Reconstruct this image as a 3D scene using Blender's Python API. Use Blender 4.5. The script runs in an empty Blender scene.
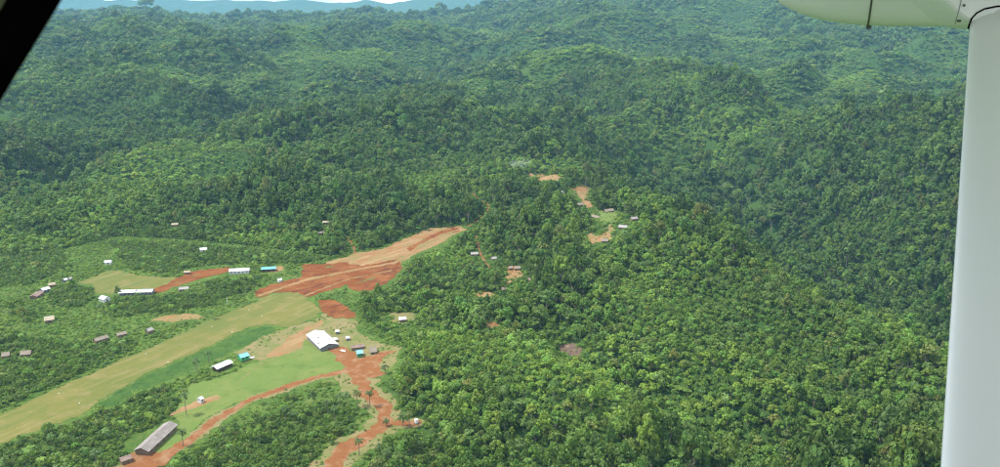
import bpy, math
import numpy as np
from mathutils import Vector

# ------------------------------------------------------------------ camera, sky, sun, exposure
SC = bpy.context.scene
COL = SC.collection
W0, H0, FPX = 1000.0, 467.0, 800.0
CAMZ = 200.0
VH = 10.0                                   # photo row of the true horizon
PITCH = math.atan((H0 / 2 - VH) / FPX)
cam_d = bpy.data.cameras.new('camera')
cam = bpy.data.objects.new('camera', cam_d)
COL.objects.link(cam)
cam.location = (0, 0, CAMZ)
cam.rotation_euler = (math.pi / 2 - PITCH, 0, 0)
cam_d.sensor_width = 36
cam_d.lens = 36 * FPX / W0
cam_d.clip_start = 0.05
cam_d.clip_end = 60000
cam_d.dof.use_dof = True
cam_d.dof.focus_distance = 700
cam_d.dof.aperture_fstop = 12
SC.camera = cam

SUN_EL, SUN_AZ = math.radians(60), math.radians(270)   # azimuth clockwise from +Y: sun high, ahead on the left
world = bpy.data.worlds.new('World')
SC.world = world
world.use_nodes = True
nt = world.node_tree
nt.nodes.clear()


def N(nt, t, **kw):
    n = nt.nodes.new(t)
    for k, v in kw.items():
        if k.startswith('i_'):
            key = k[2:]
            n.inputs[int(key) if key.isdigit() else key.replace('_', ' ')].default_value = v
        else:
            setattr(n, k, v)
    return n


def L(nt, a, b):
    nt.links.new(a, b)


sky = N(nt, 'ShaderNodeTexSky', sky_type='NISHITA', sun_disc=False)
sky.sun_elevation = SUN_EL
sky.sun_rotation = SUN_AZ
sky.altitude = 600
tcg = N(nt, 'ShaderNodeTexCoord')
cmap = N(nt, 'ShaderNodeMapping')
cmap.inputs['Scale'].default_value = (1, 1, 3.2)
L(nt, tcg.outputs['Generated'], cmap.inputs['Vector'])
cn = N(nt, 'ShaderNodeTexNoise')
cn.inputs['Scale'].default_value = 5.2
cn.inputs['Detail'].default_value = 7
cn.inputs['Roughness'].default_value = 0.55
L(nt, cmap.outputs[0], cn.inputs['Vector'])
cr = N(nt, 'ShaderNodeMapRange', interpolation_type='SMOOTHSTEP')
cr.inputs['From Min'].default_value = 0.44
cr.inputs['From Max'].default_value = 0.54
L(nt, cn.outputs[0], cr.inputs['Value'])
cmix = N(nt, 'ShaderNodeMix', data_type='RGBA')
L(nt, cr.outputs[0], cmix.inputs['Factor'])
L(nt, sky.outputs[0], cmix.inputs['A'])
cmix.inputs['B'].default_value = (9.4, 9.6, 9.8, 1)
bg = N(nt, 'ShaderNodeBackground')
bg.inputs['Strength'].default_value = 0.15
L(nt, cmix.outputs['Result'], bg.inputs['Color'])
wo = N(nt, 'ShaderNodeOutputWorld')
L(nt, bg.outputs[0], wo.inputs['Surface'])

sun_d = bpy.data.lights.new('sun', 'SUN')
sun_d.energy = 3.8
sun_d.angle = math.radians(1.5)
sun_d.color = (1.0, 0.96, 0.89)
sun = bpy.data.objects.new('sun', sun_d)
COL.objects.link(sun)
sdir = Vector((math.sin(SUN_AZ) * math.cos(SUN_EL), math.cos(SUN_AZ) * math.cos(SUN_EL), math.sin(SUN_EL)))
sun.rotation_euler = sdir.to_track_quat('Z', 'Y').to_euler()
sun.location = (-300, 200, 900)

SC.view_settings.view_transform = 'Standard'
SC.view_settings.look = 'None'
SC.view_settings.exposure = 0.68
SC.view_settings.gamma = 1.0
SC.view_settings.use_curve_mapping = False
SC.render.engine = 'CYCLES'
cy = SC.cycles
cy.max_bounces = 4
cy.diffuse_bounces = 2
cy.glossy_bounces = 2
cy.transmission_bounces = 3
cy.transparent_max_bounces = 8
cy.volume_bounces = 1
cy.use_denoising = True
cy.denoising_prefilter = 'NONE'
cy.filter_width = 1.2
cy.sample_clamp_indirect = 4

HAZE_DENSITY = 5.2e-5
HAZE_COLOR = (0.30, 0.64, 1.0, 1)


# ------------------------------------------------------------------ numeric helpers
def sstep(t):
    t = np.clip(t, 0, 1)
    return t * t * (3 - 2 * t)


def _hash(ix, iy, seed):
    v = (ix.astype(np.int64) * 374761393 + iy.astype(np.int64) * 668265263 + seed * 974634721) & 0xFFFFFFFF
    v = ((v ^ (v >> 13)) * 1274126177) & 0xFFFFFFFF
    v = v ^ (v >> 16)
    return (v & 0xFFFFFF) / float(0xFFFFFF)


def noise(x, y, scale, seed=0):
    """gradient noise, about -1..1"""
    x = np.asarray(x, float) / scale
    y = np.asarray(y, float) / scale
    ix = np.floor(x)
    iy = np.floor(y)
    fx = x - ix
    fy = y - iy
    u = fx * fx * fx * (fx * (fx * 6 - 15) + 10)
    v = fy * fy * fy * (fy * (fy * 6 - 15) + 10)

    def g(ox, oy):
        a = _hash(ix + ox, iy + oy, seed) * 2 * math.pi
        return np.cos(a) * (fx - ox) + np.sin(a) * (fy - oy)
    a = g(0, 0) * (1 - u) + g(1, 0) * u
    b = g(0, 1) * (1 - u) + g(1, 1) * u
    return (a * (1 - v) + b * v) * 1.5


def fbm(x, y, scale, octv=4, seed=0, gain=0.5):
    s = 0
    a = 1.0
    for i in range(octv):
        s = s + a * noise(x, y, scale / (2.03 ** i), seed + i * 17)
        a *= gain
    return s


def ridged(x, y, scale, octv=4, seed=0):
    s = 0
    a = 1.0
    for i in range(octv):
        s = s + a * (1 - 2 * np.abs(noise(x, y, scale / (2.03 ** i), seed + i * 31)))
        a *= 0.5
    return s


def billow(x, y, scale, octv=4, seed=0):
    s = 0
    a = 1.0
    for i in range(octv):
        s = s + a * (2.6 * np.abs(noise(x, y, scale / (2.1 ** i), seed + i * 31)) - 0.75)
        a *= 0.42
    return s


def gauss(x, y, cx, cy_, rx, ry, ang=0):
    c, s = math.cos(ang), math.sin(ang)
    dx, dy = x - cx, y - cy_
    a = (dx * c + dy * s) / rx
    b = (-dx * s + dy * c) / ry
    return np.exp(-(a * a + b * b))


def line_dist(x, y, pts):
    d = np.full(np.shape(x), 1e9)
    for (x1, y1), (x2, y2) in zip(pts[:-1], pts[1:]):
        dx, dy = x2 - x1, y2 - y1
        t = np.clip(((x - x1) * dx + (y - y1) * dy) / max(dx * dx + dy * dy, 1e-9), 0, 1)
        d = np.minimum(d, np.hypot(x - x1 - t * dx, y - y1 - t * dy))
    return d


# ------------------------------------------------------------------ terrain height (metres, village plateau = 0)
_by = [-2000, 780, 1000, 1500, 2200, 3000, 3900, 4500, 5200, 7000, 20000]
_bz = [0, 0, 8, 34, 84, 134, 188, 214, 190, 110, 60]


def terrain_raw(x, y):
    x = np.asarray(x, float)
    y = np.asarray(y, float)
    d = np.sqrt(x * x + y * y)
    wx = x + 130 * noise(x, y, 600, 5) + 45 * noise(x, y, 210, 7)
    wy = y + 130 * noise(x, y, 600, 6) + 45 * noise(x, y, 210, 8)
    b = np.interp(y + 0.15 * np.abs(x), _by, _bz)
    ang = x / np.maximum(y, 50)
    b = b + 95 * sstep((ang + 0.10) / 0.45) * sstep((y - 1900) / 2000)
    b = b + 18 * sstep((-ang - 0.32) / 0.25) * sstep((y - 2200) / 1800)
    vill = sstep((95 - x) / 120) * sstep((900 - y) / 220)
    amp = np.interp(d, [300, 700, 1100, 1800, 2800, 3500, 5000, 7000], [3, 10, 56, 100, 125, 105, 60, 40])
    n = np.interp(d, [1000, 2200], [0.44, 0.37]) * billow(wx, wy, 520, 3, 3) + 0.16 * ridged(wx, wy, 380, 3, 14) + 0.45 * fbm(wx, wy, 1500, 3, 9)
    b = b + amp * n * (1 - 0.96 * vill) - 0.30 * amp
    b = b + np.interp(d, [700, 1100, 2500], [0, 10, 22]) * billow(wx, wy, 230, 2, 13) * (1 - vill)
    b = b + (1 - vill) * 1.6 * fbm(x, y, 70, 3, 21) + vill * 0.35 * noise(x, y, 60, 22)
    # hills of the middle distance
    b = b + 30 * gauss(x, y, -90, 1260, 330, 150)
    b = b + 46 * gauss(x, y, -900, 2150, 620, 520)
    b = b + 34 * gauss(x, y, 330, 1750, 420, 260, 0.3)
    # the ridge spur with the hamlet, its fall to the valley on the right, the far side of the valley
    s = (x - 168) * 0.974 + (y - 695) * 0.229
    near = sstep((1500 - y) / 700)
    prof = -92 * sstep((s + 20) / 200) + 0.55 * np.maximum(0, s - 165) * sstep((s - 100) / 130)
    b = b + 19 * np.exp(-((s + 42) / 66) ** 2) * sstep((800 - y) / 150)
    b = b + 15 * billow(wx, wy, 190, 2, 19) * sstep((s - 10) / 90) * near
    b = b + 6 * billow(wx, wy, 120, 2, 23) * sstep((640 - y) / 150) * (1 - vill)
    prof = np.where(prof > 0, 95 * np.tanh(prof / 95), prof)
    b = b + prof * near
    vd = line_dist(x + 25 * noise(x, y, 160, 71), y, [(430, 560), (400, 760), (330, 980), (310, 1250), (230, 1600), (330, 2000)])
    b = b - 42 * np.exp(-vd / 75) * sstep((y - 640) / 300) * sstep((2300 - y) / 600)
    vd = line_dist(x + 25 * noise(x, y, 160, 72), y, [(-620, 900), (-420, 1010), (-250, 1180), (-330, 1500), (-200, 1850)])
    b = b - 38 * np.exp(-vd / 80) * sstep((y - 880) / 250)
    # a gully cutting into the spur
    t = np.clip(((x - 22) * 120 + (y - 520) * -190) / (120 ** 2 + 190 ** 2), 0, 1)
    gx, gy = 22 + 120 * t, 520 - 190 * t
    gd = np.hypot(x - gx, y - gy)
    b = b - 30 * t ** 0.6 * np.exp(-(gd / 36) ** 2)
    b = b + 17 * gauss(x, y, 20, 400, 85, 34, -0.55)
    b = b - 21 * np.exp(-(line_dist(x + 10 * noise(x, y, 60, 73), y, [(105, 590), (150, 500), (178, 420), (185, 350)]) / 30) ** 2)
    b = b + 10 * gauss(x, y, 95, 660, 80, 110)
    # the forest skyline
    u_ = 500 + 800 * ang
    tgt = 200 + (10 - np.interp(u_, SKY_U, SKY_V)) / 800 * 4200 - 14
    w = sstep((y - 3100) / 900)
    line = tgt - 0.075 * np.abs(y - 4200) + 9 * fbm(x, y, 420, 4, 33) - 5
    b = b * (1 - w) + line * w
    cap = 200 - 14 + (10 - np.interp(u_, SKY_U, SKY_V) - 7) / 800 * y
    b = np.where((y > 900) & (y < 4200), np.where(b > cap - 12, cap - 12 + 12 * np.tanh((b - cap + 12) / 12), b), b)
    return b


SKY_U = [-900, 0, 60, 100, 135, 165, 190, 250, 320, 375, 410, 450, 480, 520, 600, 760, 1000, 1900]
SKY_V = [12, 13, 11, 9, 4, 6, 11, 13, 11, 7, 11, 10, 4, -3, -10, -14, -10, -8]


def axis(lo, c0, c1, hi, step, ratio):
    a = list(np.arange(c0, c1 + 0.1, step))
    s = step
    while a[-1] < hi:
        s *= ratio
        a.append(a[-1] + s)
    s = step
    pre = []
    v = c0
    while v > lo:
        s *= ratio
        v -= s
        pre.append(v)
    return np.array(pre[::-1] + a)


GX = axis(-9000, -460, 420, 9000, 5.0, 1.035)
GY = axis(-500, 330, 900, 12500, 5.0, 1.027)
GXX, GYY = np.meshgrid(GX, GY)
GZ = terrain_raw(GXX, GYY)


def hz(x, y):
    """height of the built terrain sheet"""
    x = np.asarray(x, float)
    y = np.asarray(y, float)
    i = np.clip(np.searchsorted(GX, x) - 1, 0, len(GX) - 2)
    j = np.clip(np.searchsorted(GY, y) - 1, 0, len(GY) - 2)
    fx = np.clip((x - GX[i]) / (GX[i + 1] - GX[i]), 0, 1)
    fy = np.clip((y - GY[j]) / (GY[j + 1] - GY[j]), 0, 1)
    return (GZ[j, i] * (1 - fx) * (1 - fy) + GZ[j, i + 1] * fx * (1 - fy) + GZ[j + 1, i] * (1 - fx) * fy + GZ[j + 1, i + 1] * fx * fy)


FWD = np.array([0, math.cos(PITCH), -math.sin(PITCH)])
UPV = np.array([0, math.sin(PITCH), math.cos(PITCH)])


def ray(u, v):
    return FWD + np.array([1.0, 0, 0]) * (u - W0 / 2) / FPX - UPV * (v - H0 / 2) / FPX


def ground(u, v, lift=0.0):
    """where the sight line through a photo pixel meets the ground (or a level 'lift' above it)"""
    r = ray(u, v)
    ts = np.concatenate([np.arange(200, 1600, 2.0), np.arange(1600, 9000, 10.0)])
    p = r[None, :] * ts[:, None]
    g = CAMZ + p[:, 2] - (hz(p[:, 0], p[:, 1]) + lift)
    k = np.argmax(g < 0)
    if g[k] >= 0:
        k = len(ts) - 1
    a, b = ts[k - 1], ts[k]
    ga, gb = g[k - 1], g[k]
    t = a + (b - a) * ga / (ga - gb)
    return np.array([r[0] * t, r[1] * t, CAMZ + r[2] * t])


def pix(x, y, z):
    x = np.asarray(x, float)
    zz = np.asarray(z, float) - CAMZ
    f = y * FWD[1] + zz * FWD[2]
    up = y * UPV[1] + zz * UPV[2]
    return W0 / 2 + FPX * x / f, H0 / 2 - FPX * up / f


def in_poly(x, y, poly):
    x = np.asarray(x)
    y = np.asarray(y)
    r = np.zeros(x.shape, bool)
    n = len(poly)
    for i in range(n):
        x1, y1 = poly[i][:2]
        x2, y2 = poly[(i + 1) % n][:2]
        if y1 == y2:
            continue
        c = ((y1 > y) != (y2 > y)) & (x < (x2 - x1) * (y - y1) / (y2 - y1) + x1)
        r ^= c
    return r


# ------------------------------------------------------------------ materials
def new_mat(name):
    m = bpy.data.materials.new(name)
    m.use_nodes = True
    m.node_tree.nodes.clear()
    o = m.node_tree.nodes.new('ShaderNodeOutputMaterial')
    return m, m.node_tree, o


def noise_mix(nt, c1, c2, scale, lo, hi, vec, detail=5, rough=0.6):
    n = N(nt, 'ShaderNodeTexNoise')
    n.inputs['Scale'].default_value = scale
    n.inputs['Detail'].default_value = detail
    n.inputs['Roughness'].default_value = rough
    L(nt, vec, n.inputs['Vector'])
    r = N(nt, 'ShaderNodeMapRange')
    r.inputs['From Min'].default_value = lo
    r.inputs['From Max'].default_value = hi
    L(nt, n.outputs[0], r.inputs['Value'])
    m = N(nt, 'ShaderNodeMix', data_type='RGBA')
    L(nt, r.outputs[0], m.inputs['Factor'])
    for c, k in ((c1, 'A'), (c2, 'B')):
        if isinstance(c, tuple):
            m.inputs[k].default_value = (*c, 1)
        else:
            L(nt, c, m.inputs[k])
    return m.outputs['Result']


def earth_mat(name, base, layers, rough=0.95, bump=0.35, bscale=0.5, streak=None, dim=0.76):
    """layers: (colour, noise scale in 1/m, lo, hi)"""
    m, nt, o = new_mat(name)
    geo = N(nt, 'ShaderNodeNewGeometry')
    col = tuple(v * dim for v in base)
    for i, (c, s, lo, hi) in enumerate(layers):
        c = tuple(v * dim for v in c)
        mp = N(nt, 'ShaderNodeMapping')
        mp.inputs['Location'].default_value = (37.0 * i, 11.0 * i, 0)
        L(nt, geo.outputs['Position'], mp.inputs['Vector'])
        col = noise_mix(nt, col, c, s, lo, hi, mp.outputs[0])
    if streak:
        for c, ang, sx_, sy_, lo, hi in streak:
            rot = N(nt, 'ShaderNodeVectorRotate', rotation_type='Z_AXIS')
            rot.inputs['Angle'].default_value = ang
            L(nt, geo.outputs['Position'], rot.inputs['Vector'])
            mp = N(nt, 'ShaderNodeMapping')
            mp.inputs['Scale'].default_value = (sx_, sy_, 0.01)
            L(nt, rot.outputs[0], mp.inputs['Vector'])
            col = noise_mix(nt, col, tuple(v * dim for v in c), 1.0, lo, hi, mp.outputs[0])
    p = N(nt, 'ShaderNodeBsdfPrincipled')
    p.inputs['Roughness'].default_value = rough
    p.inputs['Specular IOR Level'].default_value = 0.1
    L(nt, col, p.inputs['Base Color'])
    n = N(nt, 'ShaderNodeTexNoise')
    n.inputs['Scale'].default_value = bscale
    n.inputs['Detail'].default_value = 6
    L(nt, geo.outputs['Position'], n.inputs['Vector'])
    b = N(nt, 'ShaderNodeBump')
    b.inputs['Strength'].default_value = bump
    b.inputs['Distance'].default_value = 1.0
    L(nt, n.outputs[0], b.inputs['Height'])
    L(nt, b.outputs[0], p.inputs['Normal'])
    L(nt, p.outputs[0], o.inputs['Surface'])
    return m


MAT = {}
MAT['airstrip'] = earth_mat('airstrip_grass', (0.182, 0.176, 0.044), [
    ((0.140, 0.160, 0.036), 0.035, 0.40, 0.60), ((0.25, 0.205, 0.08), 0.09, 0.5, 0.75), ((0.125, 0.15, 0.042), 0.5, 0.50, 0.8)], streak=[((0.27, 0.215, 0.09), 0.53, 0.30, 0.012, 0.54, 0.72), ((0.12, 0.16, 0.042), 0.53, 0.12, 0.010, 0.54, 0.70)])
MAT['red'] = earth_mat('red_earth', (0.235, 0.074, 0.019), [
    ((0.33, 0.135, 0.045), 0.06, 0.45, 0.7), ((0.15, 0.052, 0.018), 0.12, 0.52, 0.68), ((0.33, 0.18, 0.085), 0.4, 0.58, 0.8)], bump=0.9, bscale=0.35, dim=0.64, streak=[((0.33, 0.14, 0.045), 0.62, 0.05, 0.03, 0.50, 0.74), ((0.15, 0.045, 0.02), 0.75, 0.10, 0.04, 0.54, 0.68), ((0.16, 0.17, 0.05), 0.7, 0.08, 0.03, 0.62, 0.70)])
MAT['tan'] = earth_mat('tan_earth', (0.31, 0.185, 0.085), [
    ((0.22, 0.19, 0.07), 0.05, 0.45, 0.66), ((0.31, 0.145, 0.055), 0.11, 0.52, 0.68), ((0.16, 0.185, 0.05), 0.25, 0.55, 0.75)], bump=0.6, streak=[((0.36, 0.24, 0.12), 0.7, 0.2, 0.03, 0.5, 0.66), ((0.27, 0.13, 0.05), 0.7, 0.05, 0.02, 0.55, 0.70)])
MAT['road'] = earth_mat('road_earth', (0.28, 0.115, 0.040), [
    ((0.36, 0.21, 0.11), 0.15, 0.48, 0.68), ((0.20, 0.075, 0.035), 0.3, 0.55, 0.75)], bump=0.5, dim=0.66)
MAT['lawn'] = earth_mat('lawn_grass', (0.135, 0.200, 0.045), [
    ((0.175, 0.215, 0.058), 0.05, 0.45, 0.65), ((0.095, 0.155, 0.033), 0.13, 0.52, 0.75), ((0.23, 0.225, 0.08), 0.5, 0.6, 0.85)])
MAT['lush'] = earth_mat('lush_grass', (0.055, 0.120, 0.022), [
    ((0.085, 0.150, 0.03), 0.08, 0.45, 0.65), ((0.035, 0.085, 0.016), 0.3, 0.45, 0.7)], bump=0.8)
MAT['brush'] = earth_mat('dead_brush', (0.17, 0.115, 0.085), [((0.24, 0.17, 0.13), 0.25, 0.45, 0.65), ((0.08, 0.06, 0.04), 0.5, 0.5, 0.7), ((0.07, 0.11, 0.03), 0.15, 0.56, 0.66)], bump=1.0)
MAT['drygrass'] = earth_mat('dry_grass', (0.235, 0.205, 0.09), [
    ((0.15, 0.18, 0.05), 0.08, 0.42, 0.62), ((0.30, 0.20, 0.095), 0.18, 0.52, 0.75)])


def terrain_mat():
    m, nt, o = new_mat('forest_ground')
    geo = N(nt, 'ShaderNodeNewGeometry')
    c = noise_mix(nt, (0.035, 0.075, 0.018), (0.055, 0.10, 0.024), 0.02, 0.4, 0.65, geo.outputs['Position'])
    c = noise_mix(nt, c, (0.07, 0.075, 0.03), 0.15, 0.6, 0.8, geo.outputs['Position'])
    g = noise_mix(nt, (0.092, 0.145, 0.030), (0.060, 0.108, 0.022), 0.05, 0.4, 0.62, geo.outputs['Position'])
    g = noise_mix(nt, g, (0.14, 0.155, 0.048), 0.13, 0.55, 0.75, geo.outputs['Position'])
    g = noise_mix(nt, g, (0.04, 0.09, 0.016), 0.4, 0.5, 0.72, geo.outputs['Position'])
    at = N(nt, 'ShaderNodeAttribute', attribute_name='grassy')
    mx = N(nt, 'ShaderNodeMix', data_type='RGBA')
    L(nt, at.outputs['Fac'], mx.inputs['Factor'])
    L(nt, c, mx.inputs['A'])
    L(nt, g, mx.inputs['B'])
    p = N(nt, 'ShaderNodeBsdfPrincipled')
    p.inputs['Roughness'].default_value = 1
    p.inputs['Specular IOR Level'].default_value = 0.05
    L(nt, mx.outputs['Result'], p.inputs['Base Color'])
    n = N(nt, 'ShaderNodeTexNoise')
    n.inputs['Scale'].default_value = 0.6
    n.inputs['Detail'].default_value = 5
    L(nt, geo.outputs['Position'], n.inputs['Vector'])
    b = N(nt, 'ShaderNodeBump')
    b.inputs['Distance'].default_value = 1.5
    b.inputs['Strength'].default_value = 0.9
    L(nt, n.outputs[0], b.inputs['Height'])
    L(nt, b.outputs[0], p.inputs['Normal'])
    L(nt, p.outputs[0], o.inputs['Surface'])
    return m


MAT['terrain'] = terrain_mat()


def leaf_mat(name, instanced):
    m, nt, o = new_mat(name)
    if instanced:
        a = N(nt, 'ShaderNodeAttribute', attribute_name='tint', attribute_type='INSTANCER')
        c = a.outputs['Color']
    else:
        a = N(nt, 'ShaderNodeObjectInfo')
        c = a.outputs['Color']
    v = N(nt, 'ShaderNodeAttribute', attribute_name='leafvar')
    mx = N(nt, 'ShaderNodeMix', data_type='RGBA', blend_type='MULTIPLY')
    mx.inputs['Factor'].default_value = 1
    L(nt, c, mx.inputs['A'])
    L(nt, v.outputs['Color'], mx.inputs['B'])
    d = N(nt, 'ShaderNodeBsdfPrincipled')
    d.inputs['Roughness'].default_value = 0.55
    d.inputs['Specular IOR Level'].default_value = 0.25
    L(nt, mx.outputs['Result'], d.inputs['Base Color'])
    t = N(nt, 'ShaderNodeBsdfTranslucent')
    L(nt, mx.outputs['Result'], t.inputs['Color'])
    s = N(nt, 'ShaderNodeMixShader')
    s.inputs[0].default_value = 0.32
    L(nt, d.outputs[0], s.inputs[1])
    L(nt, t.outputs[0], s.inputs[2])
    L(nt, s.outputs[0], o.inputs['Surface'])
    return m


MAT['leaf_i'] = leaf_mat('leaves_mass', True)
MAT['leaf_o'] = leaf_mat('leaves', False)


def plain(name, col, rough=0.7, spec=0.3, metal=0.0, var=0.0, scale=3.0, c2=None, stripes=0.0):
    m, nt, o = new_mat(name)
    p = N(nt, 'ShaderNodeBsdfPrincipled')
    p.inputs['Roughness'].default_value = rough
    p.inputs['Specular IOR Level'].default_value = spec
    p.inputs['Metallic'].default_value = metal
    tc = N(nt, 'ShaderNodeTexCoord')
    if c2 is None:
        c2 = tuple(c * (1 - var) for c in col)
    c = noise_mix(nt, col, c2, scale, 0.42, 0.68, tc.outputs['Object'])
    L(nt, c, p.inputs['Base Color'])
    if stripes:
        w = N(nt, 'ShaderNodeTexWave', wave_type='BANDS', bands_direction='X')
        w.inputs['Scale'].default_value = stripes
        L(nt, tc.outputs['Object'], w.inputs['Vector'])
        b = N(nt, 'ShaderNodeBump')
        b.inputs['Strength'].default_value = 0.4
        b.inputs['Distance'].default_value = 0.05
        L(nt, w.outputs[0], b.inputs['Height'])
        L(nt, b.outputs[0], p.inputs['Normal'])
    L(nt, p.outputs[0], o.inputs['Surface'])
    return m


MAT['white_roof'] = plain('white_iron_roof', (0.62, 0.66, 0.69), 0.55, 0.3, 0, c2=(0.43, 0.44, 0.44), scale=0.7, stripes=3)
MAT['dull_roof'] = plain('dull_iron_roof', (0.30, 0.285, 0.265), 0.7, 0.2, 0, c2=(0.19, 0.175, 0.155), scale=0.5, stripes=3)
MAT['grey_roof'] = plain('weathered_iron_roof', (0.20, 0.175, 0.155), 0.7, 0.2, 0, c2=(0.28, 0.255, 0.235), scale=0.35, stripes=3)
MAT['rust_roof'] = plain('rusty_iron_roof', (0.235, 0.17, 0.14), 0.8, 0.2, 0, c2=(0.16, 0.11, 0.09), scale=0.4, stripes=3)
MAT['blue_roof'] = plain('blue_iron_roof', (0.17, 0.44, 0.66), 0.5, 0.4, 0, var=0.2, scale=0.6, stripes=3)
MAT['cyan_roof'] = plain('cyan_iron_roof', (0.13, 0.45, 0.55), 0.5, 0.4, 0, var=0.2, scale=0.6, stripes=3)
MAT['thatch'] = plain('thatch', (0.25, 0.215, 0.17), 1, 0.05, 0, c2=(0.17, 0.14, 0.105), scale=1.2)
MAT['tan_thatch'] = plain('pale_thatch', (0.36, 0.31, 0.225), 1, 0.05, 0, c2=(0.26, 0.21, 0.15), scale=1.2)
MAT['green_wall'] = plain('green_board_wall', (0.07, 0.33, 0.12), 0.7, 0.2, 0, var=0.25, scale=1.0)
MAT['bush_wall'] = plain('woven_cane_wall', (0.20, 0.15, 0.10), 0.9, 0.1, 0, var=0.35, scale=1.5)
MAT['white_wall'] = plain('white_board_wall', (0.60, 0.61, 0.60), 0.8, 0.2, 0, var=0.2, scale=1.0)
MAT['grey_wall'] = plain('grey_board_wall', (0.17, 0.175, 0.175), 0.8, 0.2, 0, var=0.25, scale=1.0)
MAT['timber'] = plain('dark_timber', (0.10, 0.075, 0.05), 0.9, 0.1, 0, var=0.3, scale=2.0)
MAT['glass'] = plain('dark_window', (0.02, 0.025, 0.03), 0.15, 0.5)
MAT['white'] = plain('white_paint', (0.80, 0.80, 0.78), 0.6, 0.3, var=0.06)
MAT['trunk'] = plain('pale_bark', (0.27, 0.235, 0.18), 0.9, 0.1, 0, c2=(0.17, 0.14, 0.10), scale=1.5)
MAT['palm_trunk'] = plain('palm_bark', (0.23, 0.19, 0.14), 0.9, 0.1, 0, var=0.35, scale=1.5)


# ------------------------------------------------------------------ object helpers
def link(name, me, mat=None, parent=None, smooth=False):
    if mat is not None:
        me.materials.append(mat)
    if smooth:
        me.polygons.foreach_set('use_smooth', [True] * len(me.polygons))
    o = bpy.data.objects.new(name, me)
    COL.objects.link(o)
    if parent:
        o.parent = parent
    return o


def mesh_np(name, verts, faces):
    me = bpy.data.meshes.new(name)
    me.from_pydata([tuple(v) for v in verts], [], [tuple(int(i) for i in f) for f in faces])
    me.update()
    return me


def quads_np(name, V, nq):
    """V: (4*nq,3) unshared quads, fast"""
    me = bpy.data.meshes.new(name)
    me.vertices.add(len(V))
    me.vertices.foreach_set('co', np.asarray(V, np.float32).ravel())
    me.loops.add(4 * nq)
    me.loops.foreach_set('vertex_index', np.arange(4 * nq, dtype=np.int32))
    me.polygons.add(nq)
    me.polygons.foreach_set('loop_start', np.arange(0, 4 * nq, 4, dtype=np.int32))
    me.update()
    me.validate()
    return me


def grid_mesh(name, V, F):
    me = bpy.data.meshes.new(name)
    F = np.asarray(F, np.int32)
    me.vertices.add(len(V))
    me.vertices.foreach_set('co', np.asarray(V, np.float32).ravel())
    me.loops.add(F.size)
    me.loops.foreach_set('vertex_index', F.ravel())
    me.polygons.add(len(F))
    me.polygons.foreach_set('loop_start', np.arange(0, F.size, 4, dtype=np.int32))
    me.update()
    me.validate()
    return me


def empty(name, loc, rz=0, parent=None):
    o = bpy.data.objects.new(name, None)
    o.location = loc
    o.rotation_euler = (0, 0, rz)
    COL.objects.link(o)
    if parent:
        o.parent = parent
    return o


def tag(o, label=None, cat=None, group=None, kind=None):
    if label:
        o['label'] = label
    if cat:
        o['category'] = cat
    if group:
        o['group'] = group
    if kind:
        o['kind'] = kind
    return o


def box_vf(x0, x1, y0, y1, z0, z1):
    v = [(x0, y0, z0), (x1, y0, z0), (x1, y1, z0), (x0, y1, z0), (x0, y0, z1), (x1, y0, z1), (x1, y1, z1), (x0, y1, z1)]
    f = [(0, 3, 2, 1), (4, 5, 6, 7), (0, 1, 5, 4), (1, 2, 6, 5), (2, 3, 7, 6), (3, 0, 4, 7)]
    return v, f


def box(name, b, mat, parent):
    return link(name, mesh_np(name, *box_vf(*b)), mat, parent)


def tube_vf(pts, rads, seg=6):
    V, F = [], []
    for i, (p, r) in enumerate(zip(pts, rads)):
        p = Vector(p)
        if i == 0:
            t = Vector(pts[1]) - p
        elif i == len(pts) - 1:
            t = p - Vector(pts[i - 1])
        else:
            t = Vector(pts[i + 1]) - Vector(pts[i - 1])
        t.normalize()
        a = t.orthogonal().normalized() if abs(t.z) < 0.9 else Vector((1, 0, 0)) - t * t.x
        a.normalize()
        bb = t.cross(a)
        for k in range(seg):
            an = 2 * math.pi * k / seg
            V.append(tuple(p + (a * math.cos(an) + bb * math.sin(an)) * r))
        if i:
            for k in range(seg):
                q = (i - 1) * seg
                F.append((q + k, q + (k + 1) % seg, q + seg + (k + 1) % seg, q + seg + k))
    F.append(tuple(range(seg))[::-1])
    n = (len(pts) - 1) * seg
    F.append(tuple(range(n, n + seg)))
    return V, F


# ------------------------------------------------------------------ terrain sheet and what lies on it
def P(*pts):
    return [tuple(ground(u, v)[:2]) for u, v in pts]


PLAN = {}      # name -> (inside function, material, layer, class)
REG = dict(x0=-520.0, x1=460.0, y0=310.0, y1=1500.0)


def poly_fn(poly, jit=1.5):
    def f(x, y):
        jx = 1.3 * jit * noise(x, y, 8, 41) + 0.9 * jit * noise(x, y, 2.6, 42)
        jy = 1.3 * jit * noise(x, y, 8, 43) + 0.9 * jit * noise(x, y, 2.6, 44)
        return in_poly(x + jx, y + jy, poly)
    f.bounds = (min(p[0] for p in poly) - 3, max(p[0] for p in poly) + 3, min(p[1] for p in poly) - 3, max(p[1] for p in poly) + 3)
    return f


def road_fn(pts, w, jit=0.8):
    def f(x, y):
        ww = w / 2 * (1 + 0.45 * noise(x, y, 14, 51) + 0.4 * noise(x, y, 5, 53)) + jit * 1.1 * noise(x, y, 2.4, 52)
        return line_dist(x, y, pts) < ww
    f.bounds = (min(p[0] for p in pts) - w, max(p[0] for p in pts) + w, min(p[1] for p in pts) - w, max(p[1] for p in pts) + w)
    return f


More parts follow.
